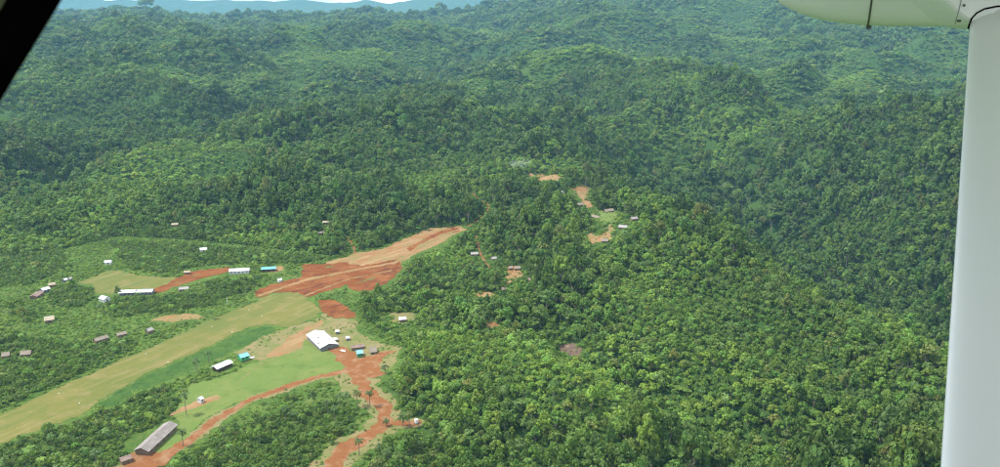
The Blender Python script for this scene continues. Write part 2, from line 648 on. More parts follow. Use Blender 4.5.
patches = [
    # name, kind of shape, photo outline, (jitter or width), material, layer, grid step
    ('airstrip', 'p', [(-40, 432), (0, 415), (50, 391), (82, 377), (132, 355), (145, 350), (212, 319), (250, 304), (275, 293), (300, 291), (309, 300), (322, 311), (313, 319), (288, 328), (273, 324), (250, 327), (200, 350), (150, 372), (100, 400), (84, 415), (47, 427), (0, 444), (-40, 458)], 1.2, 'airstrip', 1, 1.0),
    ('graded_earth', 'p', [(322, 263), (345, 257), (355, 253), (382, 249), (398, 242), (415, 234), (430, 228), (462, 226), (466, 230), (452, 236), (440, 244), (414, 255), (402, 262), (400, 270), (350, 270), (335, 266)], 1.5, 'tan', 1, 1.2),
    ('red_earth_cutting', 'p', [(253, 291), (270, 285), (300, 277), (304, 264), (330, 264), (345, 262), (362, 266), (398, 259), (403, 268), (392, 280), (380, 287), (368, 292), (352, 290), (345, 285), (325, 292), (308, 298), (300, 293), (275, 292), (257, 299)], 1.8, 'red', 2, 1.2),
    ('red_earth_streak', 'p', [(405, 249), (425, 238), (440, 231), (460, 227), (460, 231), (440, 237), (428, 243), (412, 252)], 1.6, 'red', 3, 1.2),
    ('red_earth_bank', 'p', [(317, 300), (336, 300), (350, 309), (358, 315), (354, 319), (338, 318), (327, 316), (320, 309)], 1.5, 'red', 2, 1.0),
    ('lush_grass_field', 'p', [(96, 404), (150, 374), (200, 352), (250, 329), (274, 326), (277, 329), (262, 338), (240, 348), (210, 362), (190, 372), (170, 380), (140, 390), (110, 408)], 1.0, 'lush', 0, 1.0),
    ('dry_grass', 'p', [(236, 352), (262, 337), (287, 329), (314, 320), (324, 313), (328, 317), (356, 320), (358, 331), (372, 340), (398, 347), (402, 352), (394, 368), (380, 372), (352, 372), (335, 350), (303, 352), (262, 360), (245, 362)], 1.8, 'drygrass', 1, 1.0),
    ('bare_earth_yard', 'p', [(264, 356), (282, 345), (290, 336), (308, 326), (322, 320), (326, 323), (309, 331), (304, 345), (290, 354), (270, 359)], 1.5, 'tan', 2, 1.0),
    ('lawn', 'p', [(190, 384), (212, 380), (236, 370), (262, 360), (303, 350), (304, 338), (321, 350), (334, 349), (347, 370), (300, 380), (270, 390), (250, 397), (225, 408), (205, 420), (190, 434), (180, 445), (160, 455), (150, 452), (168, 436), (180, 424), (172, 414), (180, 400)], 0.8, 'lawn', 3, 0.8),
    ('dirt_road', 'r', [(346, 371), (322, 376), (300, 382), (275, 391), (252, 399), (228, 412), (206, 427), (188, 440), (170, 451), (145, 460), (115, 472)], 4.8, 'road', 4, 0.7),
    ('bare_earth_yard', 'p', [(118, 466), (132, 453), (150, 450), (160, 453), (178, 443), (190, 436), (196, 439), (180, 452), (168, 463), (150, 470), (120, 475)], 1.2, 'road', 5, 0.8),
    ('bare_earth_yard', 'p', [(340, 345), (365, 357), (380, 352), (398, 350), (385, 358), (380, 366), (385, 374), (375, 378), (358, 378), (346, 365)], 1.2, 'road', 5, 0.8),
    ('dirt_road', 'r', [(326, 345), (338, 350), (346, 360), (354, 372), (362, 384), (368, 393), (378, 402), (385, 412), (386, 421), (376, 431), (360, 440), (344, 450), (333, 462), (328, 475)], 8.5, 'road', 6, 0.7),
    ('dirt_track', 'r', [(385, 421), (396, 423), (408, 424), (418, 422)], 5.0, 'road', 7, 0.7),
    ('dry_grass', 'p', [(334, 374), (360, 378), (376, 388), (386, 398), (394, 414), (392, 428), (378, 446), (352, 462), (338, 475), (318, 475), (322, 456), (345, 444), (366, 430), (376, 418), (370, 404), (356, 400), (340, 390)], 1.5, 'drygrass', 2, 0.8),
    ('dry_grass', 'p', [(205, 398), (222, 395), (218, 400), (200, 406), (178, 414), (168, 417), (178, 409)], 1.0, 'tan', 4, 0.8),
    ('playing_field', 'p', [(78, 283), (95, 276), (110, 270), (122, 271), (135, 275), (160, 277), (186, 277), (172, 285), (155, 289), (122, 289), (112, 294), (96, 294), (92, 284)], 1.2, 'airstrip', 1, 1.2),
    ('dirt_yard', 'p', [(150, 290), (166, 284), (178, 278), (186, 272), (205, 270), (228, 267), (231, 271), (215, 275), (200, 279), (186, 283), (168, 290), (158, 293)], 1.5, 'red', 3, 1.2),
    ('dirt_yard', 'p', [(264, 268), (282, 266), (284, 270), (272, 273), (262, 272)], 1.2, 'tan', 3, 1.2),
    ('bare_earth_bank', 'p', [(148, 320), (172, 314), (200, 314), (205, 318), (188, 321), (160, 322)], 1.6, 'tan', 1, 1.2),
    ('dirt_track', 'r', [(346, 236), (350, 241), (354, 247), (355, 253)], 2.4, 'road', 2, 1.0),
    ('dirt_track', 'r', [(467, 186), (472, 192), (478, 199), (489, 205), (486, 213), (477, 221), (468, 226)], 2.4, 'road', 2, 1.2),
    ('dirt_track', 'r', [(476, 236), (478, 246), (481, 255), (486, 263), (490, 268)], 2.2, 'road', 2, 1.0),
    ('hamlet_clearing', 'p', [(507, 268), (512, 266), (520, 268), (526, 272), (522, 277), (514, 280), (507, 286), (503, 288), (507, 279)], 3.2, 'tan', 1, 1.0),
    ('hamlet_clearing', 'p', [(571, 189), (589, 187), (591, 193), (587, 200), (594, 206), (586, 210), (580, 200)], 3.2, 'tan', 1, 1.2),
    ('grass_clearing', 'p', [(596, 211), (614, 210), (622, 214), (618, 222), (603, 224), (596, 219)], 3.2, 'lawn', 1, 1.2),
    ('hamlet_clearing', 'p', [(588, 231), (598, 236), (606, 228), (611, 224), (614, 228), (612, 240), (600, 243), (588, 242)], 3.2, 'tan', 1, 1.2),
    ('bare_earth_slip', 'p', [(528, 173), (545, 175), (562, 178), (556, 182), (540, 181)], 3.2, 'tan', 1, 1.5),
    ('bare_earth_slip', 'p', [(483, 321), (494, 320), (500, 324), (496, 329), (487, 329)], 3.2, 'tan', 1, 1.0),
    ('bare_earth_slip', 'p', [(474, 293), (486, 291), (496, 295), (490, 299), (478, 299)], 3.2, 'tan', 1, 1.0),
    ('dead_brush', 'p', [(558, 346), (570, 343), (582, 345), (584, 350), (576, 356), (563, 355)], 2.5, 'brush', 1, 1.0),
    ('dirt_track', 'r', [(259, 296), (285, 287), (310, 279), (350, 271), (395, 263), (420, 246), (440, 236), (458, 230)], 4.5, 'tan', 8, 0.8),
    ('dirt_track', 'r', [(305, 296), (325, 288), (350, 279), (390, 271)], 2.4, 'tan', 9, 0.8),
    ('footpath', 'r', [(236, 384), (250, 373), (262, 364), (285, 354)], 1.1, 'drygrass', 8, 0.5),
    ('forest_glade', 'p', [(390, 312), (410, 312), (416, 318), (408, 324), (392, 323)], 3.2, 'drygrass', 1, 1.0),
]

RS = 1.5
rx = np.arange(REG['x0'], REG['x1'], RS)
ry = np.arange(REG['y0'], REG['y1'], RS)
RXX, RYY = np.meshgrid(rx, ry)
CLS = np.zeros(RXX.shape, np.int8)        # 0 forest, 1 scrub, 2 open
DENSE = np.zeros(RXX.shape, bool)
RU, RV = pix(RXX, RYY, hz(RXX, RYY))

scrub_px = [(-80, 262), (60, 250), (120, 236), (190, 240), (250, 246), (330, 256), (350, 252), (382, 247), (415, 232), (466, 222), (470, 232), (442, 250), (405, 272), (392, 286), (362, 298), (362, 318), (404, 345), (408, 362), (392, 378), (388, 396), (398, 410), (420, 420), (420, 430), (398, 436), (372, 480), (-80, 480)]
CLS[in_poly(RU, RV, scrub_px)] = 1
for dp in ([(-80, 440), (0, 446), (50, 428), (84, 417), (112, 428), (134, 446), (115, 480), (-80, 480)],
           [(86, 420), (112, 400), (148, 384), (172, 388), (178, 404), (165, 418), (132, 446), (108, 430)],
           [(176, 352), (205, 352), (212, 358), (204, 368), (190, 374), (178, 364)],
           [(160, 475), (215, 442), (258, 420), (300, 410), (338, 402), (352, 410), (352, 428), (322, 446), (316, 475)],
           [(-80, 330), (0, 330), (60, 345), (130, 340), (140, 346), (60, 384), (0, 408), (-80, 430)],
           [(62, 286), (90, 284), (96, 296), (84, 306), (60, 308), (50, 296)],
           [(-80, 250), (60, 250), (70, 268), (30, 285), (-80, 290)],
           [(130, 262), (130, 270), (180, 274), (186, 266)],
           [(110, 300), (160, 298), (225, 290), (215, 305), (170, 312), (110, 318)],
           [(110, 240), (250, 250), (335, 258), (300, 264), (230, 264), (195, 267), (140, 272), (120, 262)],
           [(205, 284), (262, 276), (250, 292), (215, 300)]):
    DENSE |= in_poly(RU, RV, dp)

ROUGH = ('road_verge', 'dry_grass', 'hamlet_clearing', 'bare_earth_slip', 'forest_glade', 'bare_earth_bank', 'dead_brush', 'grass_clearing')
for _p in [q for q in patches if q[1] == 'r' and q[4] == 'road' and q[3] > 3]:
    patches.append(('road_verge', 'r', _p[2], _p[3] * 1.9, 'drygrass', 2.5, 0.8))
BUILT = []
for name, kind, pts, jw, mat, layer, step in patches:
    w = P(*pts)
    fn = poly_fn(w, jw) if kind == 'p' else road_fn(w, jw)
    BUILT.append((name, fn, mat, layer, step))
    b = fn.bounds
    sel = (RXX > b[0]) & (RXX < b[1]) & (RYY > b[2]) & (RYY < b[3])
    hit = np.zeros(RXX.shape, bool)
    hit[sel] = fn(RXX[sel], RYY[sel])
    CLS[hit & ((CLS != 2) | (name not in ROUGH))] = 3 if name in ROUGH else 2


def cls_at(x, y):
    i = np.round((x - REG['x0']) / RS).astype(int)
    j = np.round((y - REG['y0']) / RS).astype(int)
    ok = (i >= 0) & (j >= 0) & (i < len(rx)) & (j < len(ry))
    return np.where(ok, CLS[np.clip(j, 0, len(ry) - 1), np.clip(i, 0, len(rx) - 1)], 0)


def dense_at(x, y):
    i = np.clip(np.round((x - REG['x0']) / RS).astype(int), 0, len(rx) - 1)
    j = np.clip(np.round((y - REG['y0']) / RS).astype(int), 0, len(ry) - 1)
    return DENSE[j, i]


# the terrain sheet
nx, ny = len(GX), len(GY)
tv = np.stack([GXX, GYY, GZ], -1).reshape(-1, 3)
ii = np.arange(nx * ny).reshape(ny, nx)
tf = np.stack([ii[:-1, :-1], ii[:-1, 1:], ii[1:, 1:], ii[1:, :-1]], -1).reshape(-1, 4)
me = grid_mesh('terrain', tv, tf)
gr = ((cls_at(GXX, GYY) >= 1) & (cls_at(GXX, GYY) < 4)).astype(np.float32)
gr = np.maximum(gr, 0.7 * sstep((fbm(GXX, GYY, 220, 3, 77) - 0.35) / 0.3) * sstep((np.hypot(GXX, GYY) - 1000) / 300)).astype(np.float32)
at = me.attributes.new('grassy', 'FLOAT', 'POINT')
at.data.foreach_set('value', gr.ravel())
terrain = tag(link('terrain', me, MAT['terrain'], smooth=True), kind='structure')

for name, fn, mat, layer, step in BUILT:
    b = fn.bounds
    xs = np.arange(b[0], b[1], step)
    ys = np.arange(b[2], b[3], step)
    X, Y = np.meshgrid(xs, ys)
    rng = np.random.default_rng(int(abs(b[0]) * 10))
    Xj = X + rng.uniform(-0.3, 0.3, X.shape) * step
    Yj = Y + rng.uniform(-0.3, 0.3, X.shape) * step
    ins = fn(Xj, Yj)
    idx = np.arange(X.size).reshape(X.shape)
    q = np.stack([idx[:-1, :-1], idx[:-1, 1:], idx[1:, 1:], idx[1:, :-1]], -1).reshape(-1, 4)
    cnt = ins.ravel()[q].sum(1)
    q = q[cnt >= 3]
    if len(q) == 0:
        continue
    used = np.unique(q)
    remap = np.zeros(X.size, int)
    remap[used] = np.arange(len(used))
    px_, py_ = Xj.ravel()[used], Yj.ravel()[used]
    pz = hz(px_, py_) + 0.06 + 0.014 * layer
    me = grid_mesh(name, np.stack([px_, py_, pz], -1), remap[q])
    tag(link(name, me, MAT[mat], smooth=True), kind='structure')


# distant mountain range beyond the forest skyline
def far_range():
    xs = np.linspace(-9000, 7000, 320)
    ys = np.linspace(9200, 12300, 30)
    X, Y = np.meshgrid(xs, ys)
    crest = np.exp(-((Y - 10800) / 900) ** 2)
    Z = 55 + crest * (205 + 90 * fbm(X, X * 0.2, 2600, 5, 61) + 60 * sstep((X + 4200) / 2500)) + 25 * ridged(X, Y, 900, 3, 64)
    V = np.stack([X, Y, Z], -1).reshape(-1, 3)
    i = np.arange(X.size).reshape(X.shape)
    F = np.stack([i[:-1, :-1], i[:-1, 1:], i[1:, 1:], i[1:, :-1]], -1).reshape(-1, 4)
    o = link('mountain_range', grid_mesh('mountain_range', V, F), MAT['terrain'], smooth=True)
    me = o.data
    a = me.attributes.new('grassy', 'FLOAT', 'POINT')
    tag(o, kind='structure')


far_range()

# ------------------------------------------------------------------ houses
CLEAR = []        # (x, y, radius) kept free of trees


def gable_house(name, label, p1, p2, width, wall_h=2.4, rise=1.3, roof='white_roof', wall='bush_wall', group=None,
                cat='house', stilts=0.0, over=0.6, windows=2, door=True, porch=False, clear=None, extra=None, length=None):
    top = wall_h + rise + stilts
    a = ground(*p1, lift=top)
    b = ground(*p2, lift=top)
    c = (a + b) / 2
    d = b - a
    ln = float(np.hypot(d[0], d[1])) if length is None else length
    rz = math.atan2(d[1], d[0])
    hw = width / 2
    z = float(min(hz(c[0] + s * math.cos(rz) * ln / 2 - t * math.sin(rz) * hw, c[1] + s * math.sin(rz) * ln / 2 + t * math.cos(rz) * hw) for s in (-1, 1) for t in (-1, 1)))
    z0 = z + 0.05
    root = empty(name, (c[0], c[1], z0), rz)
    tag(root, label, cat, group)
    hl = ln / 2 - over
    w2 = hw - over * 0.8
    b0 = stilts if stilts else -0.4
    wt = stilts + wall_h
    # wall shell with gable ends
    gr_ = (rise) * (w2 / hw)
    V = [(-hl, -w2, b0), (hl, -w2, b0), (hl, w2, b0), (-hl, w2, b0), (-hl, -w2, wt), (hl, -w2, wt), (hl, w2, wt), (-hl, w2, wt), (-hl, 0, wt + gr_), (hl, 0, wt + gr_)]
    F = [(0, 3, 2, 1), (0, 1, 5, 4), (2, 3, 7, 6), (1, 2, 6, 9, 5), (3, 0, 4, 8, 7), (4, 5, 9, 8), (6, 7, 8, 9)]
    wl = link('wall', mesh_np('wall', V, F), MAT[wall], root)
    # two roof slopes with thickness and a ridge cap
    e = wt - rise * 0.12
    rt = wt + rise
    for s in (-1, 1):
        y1 = s * (hw + 0.05)
        t = 0.07
        n = 9
        VV, FF = [], []
        for i in range(n + 1):                       # slight sag and ragged sheet ends
            x = -ln / 2 + ln * i / n
            w = 0.05 * math.sin(i * 2.3 + s) * (1 if 0 < i < n else 0.3)
            VV += [(x, s * 0.01, rt + t), (x, y1 + s * w, e + t + 0.02 + 0.3 * w), (x, y1 + s * w, e + 0.02 + 0.3 * w), (x, s * 0.01, rt + 0.02)]
        for i in range(n):
            k = 4 * i
            for m_ in range(4):
                FF.append((k + m_, k + 4 + m_, k + 4 + (m_ + 1) % 4, k + (m_ + 1) % 4))
        FF += [(0, 1, 2, 3), (4 * n + 3, 4 * n + 2, 4 * n + 1, 4 * n)]
        link('roof_slope', mesh_np('roof_slope', VV, FF), MAT[roof if not (isinstance(extra, dict) and extra.get('near_roof') and s == extra.get('side', -1)) else extra['near_roof']], root)
    link('ridge_cap', mesh_np('ridge_cap', [(-ln / 2, -0.22, rt + 0.03), (-ln / 2, 0, rt + 0.13), (-ln / 2, 0.22, rt + 0.03), (ln / 2, -0.22, rt + 0.03), (ln / 2, 0, rt + 0.13), (ln / 2, 0.22, rt + 0.03)],
                              [(0, 3, 4, 1), (1, 4, 5, 2), (0, 1, 2), (5, 4, 3), (0, 2, 5, 3)]), MAT[roof], root)
    if stilts or porch:
        k = max(2, int(ln / 3.2) + 1)
        for s in (-1, 1):
            for i in range(k):
                x = -hl + 0.1 + (2 * hl - 0.2) * i / (k - 1)
                yy = s * (w2 - 0.08) if stilts else s * (hw - 0.12)
                hgt = stilts + 0.05 if stilts else e + 0.05
                box('post', (x - 0.07, x + 0.07, yy - 0.07, yy + 0.07, -0.6, hgt), MAT['timber'], root)
    for s in (-1, 1):
        for i in range(windows):
            x = -hl + 2 * hl * (i + 0.5 + (0.22 if s > 0 else 0)) / (windows + (0.5 if s > 0 else 0))
            if abs(x) > hl - 0.6:
                continue
            yy = s * w2
            wz = stilts + wall_h * 0.42
            wn = box('window', (x - 0.5, x + 0.5, yy - 0.03, yy + 0.03, wz, wz + wall_h * 0.35), MAT['glass'], root)
            box('frame', (x - 0.6, x + 0.6, yy - 0.045, yy + 0.045, wz - 0.09, wz - 0.003), MAT['timber'], wn)
    if door:
        box('door', (hl - 0.03, hl + 0.04, -0.45, 0.45, b0 + 0.42 if not stilts else b0 + 0.02, b0 + (2.3 if not stilts else 1.9)), MAT['timber'], root)
    CLEAR.append((c[0], c[1], clear if clear is not None else max(ln, width) * 0.62 + 1.0, top))
    return root


H = gable_house
# around the lawn by the airstrip
hall = H('meeting_hall', 'large hall with bright white iron roof standing at the head of the lawn', (314.8, 330.0), (329.2, 342.6), 12.0, 3.0, 1.7, 'white_roof', 'grey_wall', cat='hall', windows=4, over=0.7, clear=13)
hl_ = 9.0
box('roof_vent', (-1.2, -0.2, -2.6, -1.7, 4.1, 4.55), MAT['grey_roof'], hall)
box('roof_vent', (5.2, 6.4, -4.9, -3.9, 3.4, 3.9), MAT['grey_roof'], hall)
link('side_porch', mesh_np('side_porch', [(0.5, 6.1, 2.6), (4.0, 6.1, 2.6), (4.0, 9.3, 2.2), (0.5, 9.3, 2.2), (0.5, 6.1, 2.72), (4.0, 6.1, 2.72), (4.0, 9.3, 2.32), (0.5, 9.3, 2.32)],
     box_vf(0, 1, 0, 1, 0, 1)[1]), MAT['white_roof'], hall)
for x in (0.7, 3.8):
    box('post', (x - 0.07, x + 0.07, 9.05, 9.19, -0.6, 2.23), MAT['timber'], hall)
H('long_shed', 'low brown rusty roofed shed just behind the blue roofed green hut', (350.5, 345.5), (364, 343), 4.2, 2.2, 0.9, 'rust_roof', 'bush_wall', cat='shed', windows=0, over=0.4)
H('green_hut', 'green hut with light blue roof beside the red dirt road', (356, 350.5), (362.5, 349), 5.2, 2.4, 1.2, 'blue_roof', 'green_wall', cat='hut', windows=2, stilts=0.5, over=0.4, extra={})
H('thatched_house', 'grey brown thatched house right of the blue roofed green hut', (369, 347), (376.5, 345.5), 6.6, 2.0, 2.0, 'thatch', 'bush_wall', cat='house', windows=1, over=0.6)
H('small_hut', 'tiny white roofed hut right beside the big white hall', (335.2, 330), (339.2, 329.6), 2.6, 1.9, 0.7, 'white_roof', 'grey_wall', cat='hut', windows=0, over=0.3)
H('small_hut', 'tiny white roofed hut between the big white hall and the forest edge', (345.5, 336.6), (349.5, 336), 2.7, 1.9, 0.7, 'white_roof', 'grey_wall', cat='hut', windows=0, over=0.3)
H('forest_house', 'white roofed house alone in a glade in the forest right of the hall', (398.5, 317), (406, 316.4), 4.6, 2.2, 1.1, 'white_roof', 'bush_wall', windows=1, over=0.5)
H('long_house', 'long grey weathered roofed building near the bottom left earth yard', (140.5, 448), (170.5, 421), 7.8, 2.6, 1.5, 'grey_roof', 'bush_wall', cat='building', windows=5, over=0.6, clear=15)
H('brown_shed', 'small brown roofed shed at the end of the long grey building', (119.5, 458.5), (131, 454.5), 4.4, 2.0, 0.8, 'rust_roof', 'bush_wall', cat='shed', windows=0, over=0.3)
H('small_hut', 'small white roofed hut standing on the lawn behind a palm', (198.3, 398), (201.8, 396), 3.2, 2.3, 0.8, 'white_roof', 'white_wall', cat='hut', windows=1, over=0.3)
H('white_roofed_building', 'white roofed long building at the lawn edge next to a blue roofed hut', (213.5, 366.5), (230, 359.5), 6.0, 2.4, 1.0, 'white_roof', 'timber', cat='building', windows=3, porch=True, over=0.9)
H('green_hut', 'blue roofed green hut at the lawn edge under the airstrip', (238.5, 355), (247.5, 352.2), 5.6, 2.4, 1.1, 'blue_roof', 'green_wall', cat='hut', windows=2, stilts=0.5, over=0.4)
# across the airstrip, around the playing field
H('school_building', 'left half of the long white roofed school beside the playing field', (119.5, 290.2), (136.3, 289.4), 7.0, 2.5, 1.1, 'white_roof', 'grey_wall', cat='school', windows=4, over=0.5)
H('school_building', 'right half of the long white roofed school beside the playing field', (137.3, 289.4), (153.5, 288.9), 7.0, 2.5, 1.1, 'white_roof', 'grey_wall', cat='school', windows=4, over=0.5)
H('white_hut', 'white roofed square hut just left of the long school', (101.5, 295.2), (107, 297), 5.6, 2.3, 1.4, 'white_roof', 'white_wall', cat='hut', windows=1, over=0.4)
H('white_house', 'white roofed house joined above a brown roofed one at far left', (40.5, 288.4), (48.5, 286.2), 5.6, 2.4, 1.2, 'white_roof', 'grey_wall', windows=2, over=0.4)
H('brown_house', 'brown roofed house stepping down from a white roofed one at far left', (32.5, 295.2), (40.0, 290.6), 6.0, 2.2, 1.0, 'rust_roof', 'bush_wall', windows=2, over=0.4)
H('tan_hut', 'tan thatched hut in bushes up from the white roofed house', (48.5, 283), (55.5, 282.2), 4.4, 2.0, 1.1, 'tan_thatch', 'bush_wall', cat='hut', windows=0, over=0.4)
H('white_hut', 'pale roofed left hut of a pair by the playing field path', (63, 279.2), (66.2, 277.8), 3.6, 2.0, 0.9, 'white_roof', 'grey_wall', cat='hut', windows=0, over=0.3)
H('white_hut', 'pale roofed right hut of a pair by the playing field path', (68.2, 277.6), (71.4, 276.8), 3.6, 2.0, 0.9, 'dull_roof', 'grey_wall', cat='hut', windows=0, over=0.3)
H('split_roof_house', 'house with white upper and pale brown lower roof on the grassy rise at left', (43.8, 317.2), (54.2, 315.6), 7.5, 2.2, 1.4, 'white_roof', 'bush_wall', windows=1, over=0.4, extra={'near_roof': 'tan_thatch', 'side': -1})
H('thatched_longhouse', 'long low thatched roof half hidden in scrub above the airstrip', (93.5, 338.6), (107, 334.6), 4.8, 1.9, 1.2, 'thatch', 'bush_wall', windows=0, over=0.4)
H('thatched_longhouse', 'second dim thatched roof in scrub right of the long low one', (116, 333), (126, 330.8), 4.4, 1.8, 1.1, 'thatch', 'bush_wall', windows=0, over=0.4)
H('grey_hut', 'pale grey roofed hut alone in scrub by the airstrip edge', (146, 329), (152, 327), 4.4, 2.1, 1.2, 'dull_roof', 'bush_wall', cat='hut', windows=0, over=0.4)
H('thatched_hut', 'leftmost grey thatched hut at the left edge above the airstrip', (1.5, 352.6), (10, 351.6), 5.0, 1.9, 1.5, 'thatch', 'bush_wall', cat='hut', windows=0, over=0.4)
H('thatched_hut', 'grey thatched hut second from the left edge above the airstrip', (20.5, 351), (31.5, 350), 5.2, 1.9, 1.5, 'thatch', 'bush_wall', cat='hut', windows=0, over=0.4)
H('white_hut', 'white hut beyond the far corner of the playing field', (104.2, 260.5), (111.6, 259.8), 5.2, 2.6, 1.1, 'white_roof', 'white_wall', cat='hut', windows=1, over=0.4)
H('small_hut', 'small tan roofed hut at the top end of the red yard', (183.8, 270.8), (190.4, 270.4), 3.8, 2.0, 0.9, 'tan_thatch', 'bush_wall', cat='hut', windows=0, over=0.4)
H('white_longhouse', 'long white roofed building by the red yard, left of the cyan roof', (229, 268.8), (249.5, 267.8), 7.5, 2.5, 1.1, 'white_roof', 'white_wall', cat='building', windows=5, over=0.5)
H('cyan_longhouse', 'long cyan blue roofed building above the red earth cutting', (261, 267.4), (276, 266.4), 5.6, 2.4, 1.0, 'cyan_roof', 'timber', cat='building', windows=3, over=0.5)
H('grey_hut', 'dull grey roofed hut right of the school at the end of its yard', (178.5, 287.2), (189, 286.4), 5.0, 2.0, 1.1, 'dull_roof', 'bush_wall', cat='hut', windows=1, over=0.4)
H('small_hut', 'tiny white hut on the brink of the red earth cutting', (277.4, 278.8), (281.6, 278.0), 3.2, 1.8, 0.8, 'white_roof', 'white_wall', cat='hut', windows=0, over=0.3)
H('white_hut', 'white roofed hut alone at the forest edge above the red yard', (199.5, 248), (206.8, 247.2), 5.4, 2.4, 1.2, 'white_roof', 'white_wall', cat='hut', windows=1, over=0.4)
H('forest_hut', 'tan roofed hut in forest far up left of the cyan roof', (171.5, 223), (178.5, 222.6), 5.0, 2.0, 1.1, 'tan_thatch', 'bush_wall', cat='hut', windows=0, over=0.4)
H('forest_hut', 'upper of two tan roofed huts in forest above the graded earth', (322.5, 220.8), (331, 220.4), 5.4, 2.0, 1.1, 'tan_thatch', 'bush_wall', cat='hut', windows=0, over=0.4)
H('forest_hut', 'lower of two tan roofed huts in forest above the graded earth', (317.5, 231.6), (326, 231.0), 5.4, 2.0, 1.1, 'tan_thatch', 'bush_wall', cat='hut', windows=0, over=0.4)
# the hamlets on the spur
H('hamlet_hut', 'pale roofed hut left of the footpath beyond the graded earth', (470.5, 252.2), (478.2, 251.6), 5.2, 2.0, 1.2, 'dull_roof', 'bush_wall', cat='hut', windows=0, over=0.4)
H('hamlet_hut', 'pale roofed hut right of the footpath beyond the graded earth', (491.2, 257.0), (496.6, 256), 4.6, 1.9, 1.1, 'dull_roof', 'bush_wall', cat='hut', windows=0, over=0.4)
H('hamlet_hut', 'left dark roofed hut of two touching at the top of the tan clearing', (508.4, 266), (512.6, 265.4), 4.4, 2.0, 1.2, 'thatch', 'bush_wall', cat='hut', windows=0, over=0.4)
H('hamlet_hut', 'right grey roofed hut of two touching at the top of the tan clearing', (514.6, 265.8), (520.6, 265), 5.0, 2.0, 1.4, 'thatch', 'bush_wall', cat='hut', windows=0, over=0.4)
H('hamlet_hut', 'brown roofed hut at the right end of the tan clearing', (526.5, 277.6), (532.5, 277), 4.4, 1.9, 1.3, 'rust_roof', 'bush_wall', cat='hut', windows=0, over=0.4)
H('hamlet_hut', 'brown roofed hut at the lower left tip of the tan clearing', (500.5, 287.4), (507, 286.8), 4.2, 1.9, 1.2, 'rust_roof', 'bush_wall', cat='hut', windows=0, over=0.4)
H('ridge_hut', 'grey thatched hut below the bright green clearing on the spur', (601.5, 237.6), (608.5, 236.8), 5.2, 2.0, 1.5, 'thatch', 'bush_wall', cat='hut', windows=0, over=0.4)
H('ridge_hut', 'dark grey roofed hut at the upper edge of the bright green clearing', (604.0, 208.6), (612.5, 208), 6.0, 2.2, 1.6, 'thatch', 'bush_wall', cat='hut', windows=1, over=0.4)
H('ridge_hut', 'pale roofed hut at the right lower edge of the bright green clearing', (619, 224.0), (628, 223.2), 6.0, 2.2, 1.5, 'dull_roof', 'bush_wall', cat='hut', windows=0, over=0.4)
H('ridge_hut', 'whitish roofed hut in trees farthest right of the bright green clearing', (630.6, 217), (637.2, 216.4), 5.0, 2.1, 1.3, 'dull_roof', 'bush_wall', cat='hut', windows=0, over=0.4)
H('ridge_hut', 'brown thatched hut touching the left edge of the bright green clearing', (592.5, 214), (600, 213.4), 5.4, 2.0, 1.4, 'thatch', 'bush_wall', cat='hut', windows=0, over=0.4)
H('ridge_hut', 'grey thatched hut below the uppermost orange bare ground', (575.5, 203), (582.5, 202.4), 5.2, 2.0, 1.4, 'thatch', 'bush_wall', cat='hut', windows=0, over=0.4)
H('ridge_hut', 'grey hut farthest up, left of the uppermost orange bare ground', (559, 190.8), (566.2, 190.2), 5.4, 2.0, 1.4, 'dull_roof', 'bush_wall', cat='hut', windows=0, over=0.4)
H('ridge_hut', 'brown thatched hut lowest on the orange bare strip of the spur', (581.8, 211.2), (587.8, 210.6), 4.8, 1.9, 1.3, 'thatch', 'bush_wall', cat='hut', windows=0, over=0.4)
# small white things
c = ground(416.5, 423.5)
wt_root = empty('water_tank', (c[0], c[1], c[2]))
tag(wt_root, 'small white water tank at the end of the side track', 'water tank')
link('tank', mesh_np('tank', *tube_vf([(0, 0, 0.5), (0, 0, 2.4), (0, 0, 2.7)], [0.95, 0.95, 0.4], 14)), MAT['white'], wt_root)
box('stand', (-1.1, 1.1, -1.1, 1.1, -0.4, 0.497), MAT['timber'], wt_root)
CLEAR.append((c[0], c[1], 4.0, 2.7))
for (u, v), lab in (((343, 351.2), 'white sheet lying on the dirt road below the hall'), ((251.5, 358.2), 'pale sheet lying on the ground beside the upper blue roofed hut')):
    c = ground(u, v)
    V, F = [], []
    for j in range(5):
        for i in range(7):
            V.append(((i - 3) * 0.6, (j - 2) * 0.42, 0.35 + 0.12 * math.sin(i * 1.7 + j)))
    for j in range(4):
        for i in range(6):
            k = j * 7 + i
            F.append((k, k + 1, k + 8, k + 7))
    o = link('tarpaulin', mesh_np('tarpaulin', V, F), MAT['white'])
    o.location = (c[0], c[1], c[2] + 0.1)
    o.rotation_euler = (0, 0, -0.6 if u > 300 else 0.4)
    tag(o, lab, 'tarpaulin')
